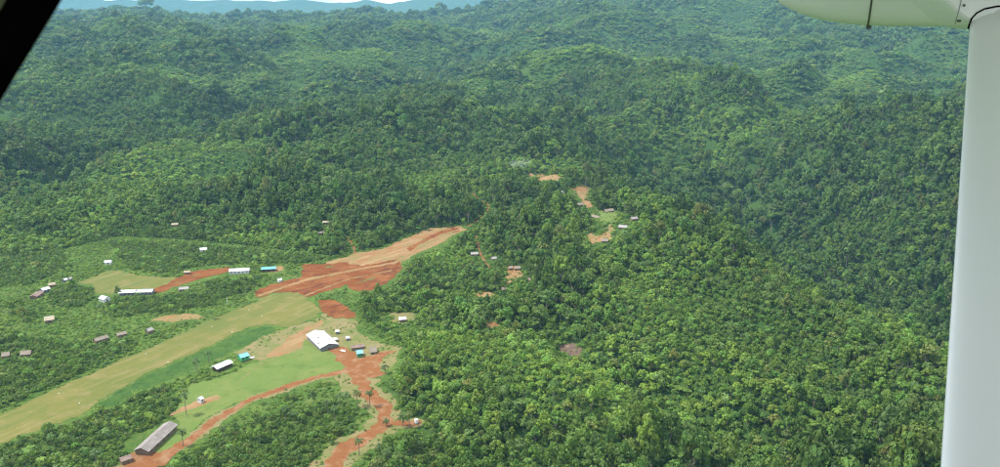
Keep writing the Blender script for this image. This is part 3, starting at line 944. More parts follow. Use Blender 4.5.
# runway markers
mk = [((59, 393.3), 'lowest on the far side'), ((79.5, 403), 'lowest on the near side'), ((146, 354.6), 'second on the far side'), ((168, 362), 'second on the near side'),
      ((212, 326.5), 'third on the far side'), ((232, 332), 'third on the near side'), ((249, 310), 'fourth on the far side'), ((262, 316), 'fourth on the near side')]
for (u, v), lab in mk:
    c = ground(u, v)
    r = empty('airstrip_marker', (c[0], c[1], c[2] + 0.1))
    r.scale = (0.3, 0.3, 0.3)
    tag(r, 'white airstrip marker, %s, counted from the left' % lab, 'marker', 'white markers along the airstrip')
    link('board', mesh_np('board', [(-1.0, -0.5, 0.05), (1.0, -0.5, 0.05), (1.0, 0.5, 0.05), (-1.0, 0.5, 0.05), (-1.0, 0, 0.75), (1.0, 0, 0.75)], [(0, 1, 5, 4), (2, 3, 4, 5), (1, 2, 5), (3, 0, 4), (0, 3, 2, 1)]), MAT['white'], r)
    box('foot', (-0.9, 0.9, -0.08, 0.08, -0.3, 0.047), MAT['timber'], r)
c = ground(227.5, 304)
r = empty('white_post', (c[0], c[1], c[2]))  # plain white post with a cap, carries no sock
tag(r, 'thin white post standing in scrub above the airstrip', 'post')
link('post', mesh_np('post', *tube_vf([(0, 0, -0.3), (0, 0, 4.2)], [0.14, 0.1], 8)), MAT['white'], r)
link('cap', mesh_np('cap', *tube_vf([(0, 0, 4.203), (0, 0, 4.45)], [0.28, 0.2], 8)), MAT['white'], r)
CLEAR.append((c[0], c[1], 3, 4))


# ------------------------------------------------------------------ plants: shared shapes
def leaf_cloud(name, centres, rads, per, size, seed, mat, zlow=-0.35, squash=0.85):
    rng = np.random.default_rng(seed)
    Q, LV = [], []
    for i, (c, r) in enumerate(zip(centres, rads)):
        n = int(per * (r / np.mean(rads)) ** 2)
        d = rng.normal(size=(n * 2, 3))
        d /= np.linalg.norm(d, axis=1)[:, None]
        d = d[d[:, 2] > zlow][:n]
        p = c + d * r * rng.uniform(0.78, 1.08, (len(d), 1)) * np.array([1, 1, squash])
        keep = np.ones(len(p), bool)
        for k, (c2, r2) in enumerate(zip(centres, rads)):
            if k != i:
                keep &= np.linalg.norm((p - c2) / np.array([1, 1, squash]), axis=1) > 0.72 * r2
        d, p = d[keep], p[keep]
        nrm = d + rng.normal(size=d.shape) * 0.26
        nrm /= np.linalg.norm(nrm, axis=1)[:, None]
        t = np.cross(nrm, rng.normal(size=d.shape))
        t /= np.linalg.norm(t, axis=1)[:, None]
        b = np.cross(nrm, t)
        s = size * rng.uniform(0.6, 1.35, (len(d), 1))
        a = s * rng.uniform(0.6, 1.0, (len(d), 1))
        droop = nrm * s * 0.25
        q = np.stack([p - t * s - droop, p - b * a, p + t * s - droop, p + b * a], 1)
        Q.append(q)
        lobe = rng.uniform(0.82, 1.18)
        v = lobe * rng.uniform(0.75, 1.25, len(d))
        LV.append(np.stack([v * rng.uniform(0.92, 1.12, len(d)), v, v * rng.uniform(0.85, 1.1, len(d)), np.ones(len(d))], 1))
    Q = np.concatenate(Q)
    LV = np.concatenate(LV)
    me = quads_np(name, Q.reshape(-1, 3), len(Q))
    a = me.attributes.new('leafvar', 'FLOAT_COLOR', 'FACE')
    a.data.foreach_set('color', LV.astype(np.float32).ravel())
    me.materials.append(mat)
    return me


def crown_lobes(seed, n, rx_, rz_, lr, base, flat=False):
    """lobe centres over a dome of half width rx_, crown bottom at z=base"""
    rng = np.random.default_rng(seed)
    C, R = [], []
    tries = 0
    while len(C) < n and tries < 4000:
        tries += 1
        a = rng.uniform(0, 2 * math.pi)
        rr = math.sqrt(rng.uniform(0, 1)) * rx_ * rng.uniform(0.8, 1.1)
        hgt = math.sqrt(max(0, 1 - (min(rr / rx_, 1)) ** 2))
        z = base + rz_ * (0.25 + 0.75 * hgt * rng.uniform(0.75, 1.12) if not flat else 0.6 + 0.4 * hgt * rng.uniform(0.6, 1.1))
        c = np.array([rr * math.cos(a), rr * math.sin(a), z])
        r = lr * rng.uniform(0.7, 1.3)
        if all(np.linalg.norm(c - k) > 0.6 * lr for k in C):
            C.append(c)
            R.append(r)
    return np.array(C), np.array(R)


def trunk_mesh(name, h, r, seed, limbs=3):
    rng = np.random.default_rng(seed)
    V, F = [], []

    def add(vf):
        o = len(V)
        V.extend(vf[0])
        F.extend([tuple(i + o for i in f) for f in vf[1]])
    lean = rng.uniform(-0.04, 0.04, 2)
    add(tube_vf([(0, 0, -0.12), (lean[0] * 0.5, lean[1] * 0.5, h * 0.5), (lean[0], lean[1], h)], [r * 1.3, r, r * 0.6], 5))
    for i in range(limbs):
        a = 2 * math.pi * (i + rng.uniform(0, 0.5)) / limbs
        q = rng.uniform(0.22, 0.32)
        add(tube_vf([(lean[0] * 0.7, lean[1] * 0.7, h * 0.72), (math.cos(a) * q * 0.5, math.sin(a) * q * 0.5, h * 0.92), (math.cos(a) * q, math.sin(a) * q, h * 1.12)], [r * 0.6, r * 0.42, r * 0.2], 4))
    me = mesh_np(name, V, F)
    me.materials.append(MAT['trunk'])
    return me


# unit trees: crown about 1 wide; heights in the same unit
TREE_SPECS = []
for i in range(7):
    rng = np.random.default_rng(100 + i)
    hb = rng.uniform(0.22, 0.50)          # crown bottom
    ch = rng.uniform(0.45, 0.75)          # crown height
    TREE_SPECS.append((hb, ch, i == 6))
CROWN_I, CROWN_O, TRUNKS = [], [], []
for i, (hb, ch, fl) in enumerate(TREE_SPECS):
    LR = (0.15, 0.12, 0.18, 0.10, 0.14, 0.21, 0.13)[i]
    C_, R_ = crown_lobes(200 + i, (16, 24, 12, 32, 18, 8, 20)[i], 0.40, ch * (1, 1.25, 0.8, 1, 1.5, 0.9, 1)[i], LR, hb, fl)
    CROWN_I.append(leaf_cloud('crown_mass', C_, R_, int(44 * (LR / 0.15) ** 1.7), 0.055, 300 + i, MAT['leaf_i']))
    m2 = CROWN_I[-1].copy()
    m2.name = 'crown'
    m2.materials.clear()
    m2.materials.append(MAT['leaf_o'])
    CROWN_O.append(m2)
    TRUNKS.append(trunk_mesh('trunk', hb + 0.1, 0.022, 400 + i))
FAR_I = []
for i in range(5):
    C_, R_ = crown_lobes(500 + i, 7, 0.36, 0.5, 0.2, 0.35, False)
    FAR_I.append(leaf_cloud('far_crown', C_, R_, 26, 0.085, 520 + i, MAT['leaf_i']))
BUSH_I = []
for i in range(5):
    C_, R_ = crown_lobes(600 + i, 9, 0.42, 0.42, 0.17, 0.0, False)
    BUSH_I.append(leaf_cloud('bush_leaves', C_, R_, 34, 0.06, 620 + i, MAT['leaf_i'], zlow=-0.8))


def palm_fronds(seed, n, length):
    rng = np.random.default_rng(seed)
    Q, LV = [], []
    for k in range(n):
        a = 2 * math.pi * k / n + rng.uniform(-0.25, 0.25)
        el = rng.uniform(-0.25, 1.15)
        ln = length * rng.uniform(0.8, 1.1)
        d = np.array([math.cos(a), math.sin(a), 0])
        side = np.array([-math.sin(a), math.cos(a), 0])
        pts = []
        ang = el
        p = np.zeros(3)
        for s in range(9):
            pts.append(p.copy())
            p = p + (d * math.cos(ang) + np.array([0, 0, 1]) * math.sin(ang)) * ln / 8
            ang -= 0.24
        shade = rng.uniform(0.75, 1.25)
        for s in range(8):
            m_, m2_ = pts[s], pts[s + 1]
            w = 0.17 * length * math.sin(math.pi * (s + 1.2) / 10.0)
            for sg in (-1, 1):
                for half in (0, 0.5):
                    b0 = m_ + (m2_ - m_) * half
                    b1 = m_ + (m2_ - m_) * (half + 0.38)
                    o = side * sg * w + d * 0.10 * ln - np.array([0, 0, 0.45 * w])
                    Q.append([b0, b1, b1 + o, b0 + o])
                    v = shade * rng.uniform(0.85, 1.15)
                    LV.append((v, v, v, 1))
    Q = np.array(Q)
    me = quads_np('fronds', Q.reshape(-1, 3), len(Q))
    at_ = me.attributes.new('leafvar', 'FLOAT_COLOR', 'FACE')
    at_.data.foreach_set('color', np.array(LV, np.float32).ravel())
    return me


PALM_F = [palm_fronds(700 + i, 17, 3.3) for i in range(3)]
PALM_FI = []
for m_ in PALM_F:
    c_ = m_.copy()
    c_.materials.append(MAT['leaf_i'])
    PALM_FI.append(c_)
    m_.materials.append(MAT['leaf_o'])

palms = [  # photo pixel of the crown centre, height in metres, tint, label
    (184, 394.5, 11.5, 'tall palm on the lawn behind the small white hut'),
    (181.7, 431, 8, 'palm between the dirt road and the lawn by the long grey building'),
    (223, 427, 6.5, 'short palm in the bush below the dirt road'),
    (346.6, 394.5, 8.5, 'leftmost palm of the row where the red dirt road bends'),
    (356.5, 391.5, 9, 'yellowish middle palm of the row where the red dirt road bends'),
    (369.5, 392, 8.5, 'dark palm at the right end of the row where the red road bends'),
    (339.5, 395, 7, 'small palm left of the row where the red dirt road bends'),
    (409, 413.5, 8, 'yellow green palm over the side track with the water tank'),
    (402.5, 416, 6, 'short dark palm left of the one over the side track'),
    (358.6, 440, 8, 'tall thin palm by the lowest stretch of the red road'),
    (386, 420, 3.5, 'young palm in the middle of the red road bend'),
    (385, 366, 5, 'dark palm on the dry grass right of the thatched house'),
    (100, 305, 6, 'star shaped palm in the grass below the school'),
    (334, 408, 7.5, 'palm rising from the bush left of the red road bend, lower'),
    (327, 402, 7, 'palm rising from the bush left of the red road bend, upper'),
    (95, 452, 6, 'feathery palm in the dense bush left of the brown shed'),
    (379, 446, 6, 'leftmost palm of the clump at the forest foot below the red road'),
    (387, 452, 6, 'rightmost palm of the clump at the forest foot below the red road'),
    (208, 352, 7, 'palm behind the long white roofed building at the lawn edge'),
    (196, 360, 7, 'palm left of the white roofed building under the airstrip'),
    (285, 408, 6, 'dark palm in the middle of the bush below the lawn road'),
    (293, 413, 6, 'dark palm just right of another in the bush below the lawn road'),
]
for k, (u, v, hgt, lab) in enumerate(palms):
    rng = np.random.default_rng(800 + k)
    c = ground(u, v, lift=hgt)
    gz = float(hz(c[0], c[1]))
    r = empty('palm_tree', (c[0], c[1], gz))
    tag(r, lab, 'palm', 'palms around the village')
    r.rotation_euler[2] = rng.uniform(0, 6.28)
    ln = rng.uniform(-0.5, 0.5)
    link('trunk', mesh_np('trunk', *tube_vf([(ln, 0, -0.3), (ln * 0.5, 0.1, hgt * 0.4), (ln * 0.1, 0.05, hgt * 0.8), (0, 0, hgt)], [0.24, 0.19, 0.16, 0.14], 7)), MAT['palm_trunk'], r)
    me = PALM_F[k % 3]
    f = bpy.data.objects.new('fronds', me)
    COL.objects.link(f)
    f.parent = r
    f.location = (0, 0, hgt)
    s = rng.uniform(0.85, 1.1) * (0.75 if hgt < 5 else 1)
    f.scale = (s, s, s)
    f.color = (0.11, 0.15, 0.03, 1) if 'yellow' in lab else ((0.06, 0.11, 0.025, 1) if 'dark' in lab else (0.07, 0.12, 0.03, 1))
    CLEAR.append((c[0], c[1], 2.5, hgt * 0.5))

# ------------------------------------------------------------------ forest
TINTS = np.array([[0.112, 0.192, 0.030], [0.070, 0.132, 0.025], [0.156, 0.246, 0.034], [0.142, 0.162, 0.044], [0.116, 0.182, 0.054], [0.092, 0.176, 0.032]])


def jitter_grid(d0, d1, sp, seed, half=0.70):
    rng = np.random.default_rng(seed)
    xs = np.arange(-d1 * half, d1 * half, sp)
    ys = np.arange(200, d1, sp * 0.92)
    X, Y = np.meshgrid(xs, ys)
    X = X + (np.arange(len(ys)) % 2)[:, None] * sp / 2
    X = X + rng.uniform(-0.45, 0.45, X.shape) * sp
    Y = Y + rng.uniform(-0.45, 0.45, X.shape) * sp
    X, Y = X.ravel(), Y.ravel()
    d = np.hypot(X, Y)
    k = (d >= d0) & (d < d1) & (np.abs(X) < Y * half + 25)
    X, Y = X[k], Y[k]
    u, v = pix(X, Y, hz(X, Y))
    k = (v < 560) & (u > -140) & (u < 1140)
    return X[k], Y[k]


# how far the open ground lies that is seen along each sight line (keeps tall trees out of those views)
OPEN = np.zeros((480, 1001))
_o = CLS >= 2
_u, _v = np.round(RU[_o]).astype(int), np.round(RV[_o]).astype(int)
_d = np.hypot(RXX[_o], RYY[_o])
for _du in (-1, 0, 1):
    for _dv in (-1, 0, 1):
        _k = (_u + _du >= 0) & (_u + _du <= 1000) & (_v + _dv >= 0) & (_v + _dv < 480)
        np.maximum.at(OPEN, (_v[_k] + _dv, _u[_k] + _du), _d[_k])


def blocked(X, Y, Hh):
    """would a plant of height Hh stand on, or hide, open ground or a house"""
    bad = np.zeros(X.shape, bool)
    cc = cls_at(X, Y)
    bad |= (cc == 2) | (cc == 3)
    z0 = hz(X, Y)
    dd = np.hypot(X, Y)
    for t in (0.25, 0.5, 0.8):
        for o_ in (-0.22, 0.22):
            u_, v_ = pix(X + o_ * Hh, Y, z0 + t * Hh)
            ui, vi = np.round(u_).astype(int), np.round(v_).astype(int)
            ok = (ui >= 0) & (vi >= 0) & (ui < OPEN.shape[1]) & (vi < OPEN.shape[0])
            bad |= ok & (OPEN[np.clip(vi, 0, OPEN.shape[0] - 1), np.clip(ui, 0, OPEN.shape[1] - 1)] > dd + 1.5)
    for cx, cy_, r, top in CLEAR:
        near = np.hypot(X - cx, Y - cy_) < r
        dist = math.hypot(cx, cy_)
        ux, uy = cx / dist, cy_ / dist
        along = (cx - X) * ux + (cy_ - Y) * uy
        lat = np.abs((cx - X) * uy - (cy_ - Y) * ux)
        shade = (along > 0) & (along < r * 0.4 + np.maximum(0, Hh * 0.9 - top * 0.35) * dist / CAMZ * 1.1) & (lat < r * 0.6 + 0.5)
        bad |= near | shade
    return bad


def forest_kind(X, Y):
    """0..1 fields: tall old forest, pale regrowth"""
    d = np.hypot(X, Y)
    a = fbm(X, Y, 300, 4, 81)
    old = sstep((a - 0.02) / 0.22)
    s = (X - 168) * 0.974 + (Y - 695) * 0.229
    old = np.maximum(old, 0.9 * sstep((s - 50) / 80) * sstep((1300 - Y) / 400))
    old = np.maximum(old, gauss(X, Y, -90, 1240, 420, 130))
    pale = sstep((fbm(X, Y, 280, 4, 85) - 0.10) / 0.22) * (1 - 0.8 * old)
    spur = gauss(X, Y, 95, 640, 60, 140) + gauss(X, Y, 40, 400, 110, 60)
    pale = np.clip(np.maximum(pale, spur), 0, 1)
    return old, pale


def tint_of(X, Y, old, pale, rng):
    n = len(X)
    w = np.stack([0.9 * np.ones(n), 0.15 + 1.2 * old, 0.10 + 1.5 * pale, 0.07 + 0.10 * (1 - pale), 0.22 + 0.3 * old, 0.6 * np.ones(n)], 1)
    w = w / w.sum(1)[:, None]
    c = w.cumsum(1)
    k = (rng.uniform(0, 1, n)[:, None] > c).sum(1).clip(0, 5)
    t = TINTS[k]
    avg = (w[:, :, None] * TINTS[None]).sum(1)
    t = 0.62 * t + 0.38 * avg
    t = t * (1.24 - 0.20 * old + 0.28 * pale + 0.16 * noise(X, Y, 130, 99))[:, None]
    t = t * rng.uniform(0.78, 1.22, (n, 1)) * (1 + 0.07 * rng.normal(size=(n, 3)) * np.array([1, 0.3, 0.6]))
    return np.clip(t, 0.01, 0.4), k


low = np.zeros(CLS.shape, bool)
f0 = CLS == 0
low[f0] = blocked(RXX[f0], RYY[f0], np.full(f0.sum(), 9.0))
CLS[low] = 4
PTS = []      # forest points: x y z rot scale(x,z) tint kind
near_trees = []


def emit(X, Y, Z, S, SZ, T, K, R):
    PTS.append(np.concatenate([X[:, None], Y[:, None], Z[:, None], R[:, None], S[:, None], SZ[:, None], T, K[:, None]], 1))


for bi, (d0, d1, sp, lod) in enumerate([(250, 620, 4.5, 0), (620, 1000, 4.5, 0), (1000, 1700, 6.0, 0), (1700, 2600, 8.0, 1), (2600, 3900, 11.0, 1), (3900, 5400, 16.0, 1)]):
    X, Y = jitter_grid(d0, d1, sp, 900 + bi)
    rng = np.random.default_rng(950 + bi)
    old, pale = forest_kind(X, Y)
    cl = cls_at(X, Y)
    old = np.where(cl == 1, 0.12, old)
    pale = np.where(cl == 1, 0.4, pale)
    base = sp * np.clip(1.14 * np.exp(0.33 * rng.normal(size=len(X))), 0.55, 1.9) * (0.98 + 0.55 * old - 0.20 * pale)
    base = np.where(rng.uniform(0, 1, len(X)) < 0.04, base * 1.4, base)
    zone = 1 + 0.38 * fbm(X, Y, 95, 2, 97) + 0.22 * noise(X, Y, 30, 98)
    base = base * np.clip(zone, 0.6, 1.5)
    S = base
    SZ = base * rng.uniform(0.75, 1.5, len(X)) * (1 + 0.25 * old - 0.2 * pale)
    SZ = SZ * (1.0 if d0 < 1000 else (0.85 if d0 < 1700 else 0.6))
    Hh = SZ * 1.05
    if d0 < 1000:
        bl = blocked(X, Y, Hh)
        scr = cl == 1
        keep = ~bl & ~scr & (cl != 4)
        # a few trees in the scrub's dense parts
        dn = dense_at(X, Y)
        S = np.where(scr, S * 0.72, S)
        SZ = np.where(scr, SZ * 0.62, SZ)
        bl2 = blocked(X, Y, SZ)
        keep |= scr & dn & ~bl2 & (rng.uniform(0, 1, len(X)) < np.where(Y < 480, 0.26, 0.20))
        keep |= scr & ~dn & ~bl2 & (fbm(X, Y, 45, 2, 87) > 0.18) & (rng.uniform(0, 1, len(X)) < 0.25)
    else:
        gap = (fbm(X, Y, 120, 3, 89) > 0.62) & (rng.uniform(0, 1, len(X)) < 0.8)
        keep = ~gap & ~blocked(X, Y, Hh) & (cl != 4) if d0 < 1700 else ~gap
    X, Y, S, SZ, old, pale = (q[keep] for q in (X, Y, S, SZ, old, pale))
    thin = rng.uniform(0, 1, len(X)) > 0.5 * old
    X, Y, S, SZ, old, pale = (q[thin] for q in (X, Y, S, SZ, old, pale))
    T, tk = tint_of(X, Y, old, pale, rng)
    Z = hz(X, Y)
    R = rng.uniform(0, 6.283, len(X))
    if lod == 0:
        K = rng.integers(0, 7, len(X))
        K = np.where((K == 6) & (rng.uniform(0, 1, len(X)) < 0.5), 0, K)
        pal = rng.uniform(0, 1, len(X)) < np.where(cls_at(X, Y) == 1, 0.16, 0.035) * (d0 < 1000)
        K = np.where(pal, 12 + K % 3, K)
        S = np.where(pal, np.clip(S, 4.5, 6.5), S)
        SZ = np.where(pal, np.clip(SZ * 1.2, 6, 11), SZ)
    else:
        K = 7 + rng.integers(0, 5, len(X))
        Z = Z - S * 0.12
    if bi == 0:
        u, v = pix(X, Y, Z + SZ * 0.8)
        vis = (u > 2) & (u < 945) & (v < 474) & (v > 0) & (K < 7)
        d = np.hypot(X, Y) - S * 14          # large and near first
        order = np.argsort(np.where(vis, d, 1e9))[:300]
        pick = np.zeros(len(X), bool)
        pick[order] = True
        for q in order:
            near_trees.append((X[q], Y[q], Z[q], S[q], SZ[q], T[q], int(K[q]), R[q], int(tk[q]), u[q], v[q]))
        X, Y, Z, S, SZ, T, K, R = (a_[~pick] for a_ in (X, Y, Z, S, SZ, T, K, R))
    emit(X, Y, Z, S, SZ, T, K.astype(float), R)
X, Y = jitter_grid(250, 1000, 3.2, 985)
rng = np.random.default_rng(986)
keep = (cls_at(X, Y) == 0) & (rng.uniform(0, 1, len(X)) < 0.8)
X, Y = X[keep], Y[keep]
S = rng.uniform(2.4, 4.6, len(X))
k2 = ~blocked(X, Y, S * 0.6)
X, Y, S = X[k2], Y[k2], S[k2]
old, pale = forest_kind(X, Y)
T, _ = tint_of(X, Y, old, pale, rng)
emit(X, Y, hz(X, Y), S, S * rng.uniform(0.9, 1.7, len(X)), T, 15.0 + rng.integers(0, 5, len(X)), rng.uniform(0, 6.28, len(X)))
FOREST = np.concatenate(PTS)

# scrub and bushes
PTS = []
X, Y = jitter_grid(250, 1450, 2.6, 990)
rng = np.random.default_rng(991)
cl = cls_at(X, Y)
dn = dense_at(X, Y)
pn = fbm(X, Y, 38, 3, 93)
prob = np.where(dn, 0.92, np.where(pn > 0.0, 0.92, 0.68))
S = np.where(dn, rng.uniform(2.2, 4.6, len(X)), np.where(pn > 0.05, rng.uniform(1.6, 3.8, len(X)), rng.uniform(1.0, 2.8, len(X))))
S = np.where(cl == 3, rng.uniform(0.7, 2.0, len(X)), S)
prob = np.where(cl == 3, np.where(pn > 0.1, 0.5, 0.12), prob)
S = np.where(cl == 4, rng.uniform(2.0, 4.8, len(X)), S)
prob = np.where(cl == 4, 0.85, prob)
keep = ((cl == 1) | (cl == 3) | (cl == 4)) & (rng.uniform(0, 1, len(X)) < prob)
rough = cl[keep] >= 3
X, Y, S, dn, pn = (q[keep] for q in (X, Y, S, dn, pn))
def on_road(X, Y):
    bad = np.zeros(X.shape, bool)
    for t in (0, 0.5):
        kk = CAMZ / (CAMZ - t * S * 0.6)
        bad |= cls_at(X * kk, Y * kk) == 2
    for cx, cy_, r_, top in CLEAR:
        bad |= np.hypot(X - cx, Y - cy_) < r_
    return bad


k2 = np.where(rough, ~on_road(X, Y), ~blocked(X, Y, S * 0.6))
X, Y, S, dn, pn = (q[k2] for q in (X, Y, S, dn, pn))
T, _ = tint_of(X, Y, np.where(dn, 0.35, 0.0), np.where(dn, 0.25, 0.7), rng)
T = T * 0.92
K = rng.integers(0, 5, len(X))
emit(X, Y, hz(X, Y), S, S * np.where(dn, 1.0, 0.75) * rng.uniform(0.8, 1.3, len(X)), T, K.astype(float), rng.uniform(0, 6.28, len(X)))
SCRUB = np.concatenate(PTS)


def scatter(name, data, protos, label, cat):
    me = bpy.data.meshes.new(name)
    n = len(data)
    me.vertices.add(n)
    me.vertices.foreach_set('co', data[:, :3].astype(np.float32).ravel())
    a = me.attributes.new('rot', 'FLOAT_VECTOR', 'POINT')
    rng = np.random.default_rng(5)
    r = np.stack([rng.normal(size=n) * 0.05, rng.normal(size=n) * 0.05, data[:, 3]], 1)
    a.data.foreach_set('vector', r.astype(np.float32).ravel())
    a = me.attributes.new('scl', 'FLOAT_VECTOR', 'POINT')
    a.data.foreach_set('vector', np.stack([data[:, 4], data[:, 4], data[:, 5]], 1).astype(np.float32).ravel())
    a = me.attributes.new('tint', 'FLOAT_COLOR', 'POINT')
    a.data.foreach_set('color', np.concatenate([data[:, 6:9], np.ones((n, 1))], 1).astype(np.float32).ravel())
    a = me.attributes.new('pick', 'INT', 'POINT')
    a.data.foreach_set('value', data[:, 9].astype(np.int32))
    me.update()
    o = bpy.data.objects.new(name, me)
    COL.objects.link(o)
    pc = bpy.data.collections.new(name + '_shapes')
    for i, pm in enumerate(protos):
        po = bpy.data.objects.new('%s_shape_%02d' % (name, i), pm)
        pc.objects.link(po)
    ng = bpy.data.node_groups.new(name + '_scatter', 'GeometryNodeTree')
    ng.interface.new_socket('Geometry', in_out='INPUT', socket_type='NodeSocketGeometry')
    ng.interface.new_socket('Geometry', in_out='OUTPUT', socket_type='NodeSocketGeometry')
    gi = N(ng, 'NodeGroupInput')
    go = N(ng, 'NodeGroupOutput')
    ci = N(ng, 'GeometryNodeCollectionInfo')
    ci.inputs['Collection'].default_value = pc
    ci.inputs['Separate Children'].default_value = True
    ci.inputs['Reset Children'].default_value = True
    m2p = N(ng, 'GeometryNodeMeshToPoints')
    ip = N(ng, 'GeometryNodeInstanceOnPoints')
    ip.inputs['Pick Instance'].default_value = True

    def attr(nm, dt):
        q = N(ng, 'GeometryNodeInputNamedAttribute', data_type=dt)
        q.inputs['Name'].default_value = nm
        return q.outputs['Attribute']
    e2r = N(ng, 'FunctionNodeEulerToRotation')
    L(ng, attr('rot', 'FLOAT_VECTOR'), e2r.inputs[0])
    L(ng, gi.outputs[0], m2p.inputs[0])
    L(ng, m2p.outputs[0], ip.inputs['Points'])
    L(ng, ci.outputs[0], ip.inputs['Instance'])
    L(ng, attr('pick', 'INT'), ip.inputs['Instance Index'])
    L(ng, e2r.outputs[0], ip.inputs['Rotation'])
    L(ng, attr('scl', 'FLOAT_VECTOR'), ip.inputs['Scale'])
    L(ng, ip.outputs[0], go.inputs[0])
    md = o.modifiers.new('scatter', 'NODES')
    md.node_group = ng
    tag(o, label, cat, kind='stuff')
    return o


def with_trunk(crown, trunk):
    """crown and trunk joined for the mass of the forest"""
    V = np.zeros(len(crown.vertices) * 3, np.float32)
    crown.vertices.foreach_get('co', V)
    V = V.reshape(-1, 3)
    lv = np.zeros(len(crown.polygons) * 4, np.float32)
    crown.attributes['leafvar'].data.foreach_get('color', lv)
    nq = len(crown.polygons)
    tvs = [tuple(v.co) for v in trunk.vertices]
    tq = [tuple(p.vertices) for p in trunk.polygons if len(p.vertices) == 4]
    TV = np.array([[tvs[i] for i in q] for q in tq], np.float32).reshape(-1, 3)
    me = quads_np('tree_mass', np.concatenate([V, TV]), nq + len(tq))
    a = me.attributes.new('leafvar', 'FLOAT_COLOR', 'FACE')
    a.data.foreach_set('color', np.concatenate([lv, np.ones(4 * len(tq), np.float32)]))
    me.materials.append(MAT['leaf_i'])
    me.materials.append(MAT['trunk'])
    mi = np.zeros(nq + len(tq), np.int32)
    mi[nq:] = 1
    me.polygons.foreach_set('material_index', mi)
    return me


def palm_unit(fr, k):
    m_ = fr.copy()
    co = np.zeros(len(m_.vertices) * 3, np.float32)
    m_.vertices.foreach_get('co', co)
    co = co.reshape(-1, 3) / 6.0
    co[:, 2] += 0.95
    m_.vertices.foreach_set('co', co.ravel())
    m_.update()
    return with_trunk(m_, trunk_mesh('trunk', 0.95, 0.02, 440 + k, limbs=0))


protos = [with_trunk(c_, t_) for c_, t_ in zip(CROWN_I, TRUNKS)] + FAR_I + [palm_unit(f_, k_) for k_, f_ in enumerate(PALM_FI)] + BUSH_I
scatter('forest', FOREST, protos, 'dense green rainforest covering the hills and the spur', 'forest')
scatter('scrub', SCRUB, BUSH_I, 'low green scrub and bushes around the village and airstrip', 'scrub')

tname = ['mid green', 'dark green', 'yellow green', 'olive brown', 'grey green', 'deep green']
COLS = [(60, 'in the bottom left corner'), (115, 'left of the brown shed'), (180, 'around the long grey building'), (240, 'below the lawn road'),
        (300, 'under the middle of the lawn'), (345, 'left of the lower red road'), (400, 'beside the lower red road'), (450, 'below the water tank'),
        (500, 'just left of centre'), (550, 'just right of centre'), (610, 'right of centre'), (670, 'well right of centre'),
        (730, 'two thirds across'), (790, 'three quarters across'), (850, 'some way left of the strut'), (905, 'near the strut'), (2000, 'against the strut')]
ORD = ['leftmost', 'second', 'third', 'fourth', 'fifth', 'sixth', 'seventh', 'eighth', 'ninth', 'tenth', 'eleventh', 'twelfth', 'thirteenth', 'fourteenth', 'fifteenth', 'sixteenth']
named = {}
for tr in near_trees:
    s, tk, u, v = tr[3], tr[8], tr[9], tr[10]
    size = 'broad' if s > 9.5 else ('slight' if s < 6.5 else 'middling')
    colw = [w for lim, w in COLS if u < lim][0]
    row = 'at the bottom edge' if v > 448 else ('just above the bottom edge' if v > 425 else ('a little way up' if v > 400 else 'farther up'))
    named.setdefault('%s %s tree %s, %s' % (size, tname[tk], colw, row), []).append(tr)
for lab, trs in named.items():
    trs.sort(key=lambda q: q[9])
    for n_, tr in enumerate(trs):
        (x, y, z, s, sz, t, k, r, tk, u, v) = tr
        root = empty('broadleaf_tree', (x, y, z), r)
        tag(root, lab if len(trs) == 1 else '%s %s' % (ORD[min(n_, 15)], lab), 'tree', 'nearest broadleaf forest trees')
        for nm, me in (('crown', CROWN_O[k]), ('trunk', TRUNKS[k])):
            o = bpy.data.objects.new(nm, me)
            COL.objects.link(o)
            o.parent = root
            o.scale = (s, s, sz)
            o.color = (*t, 1)


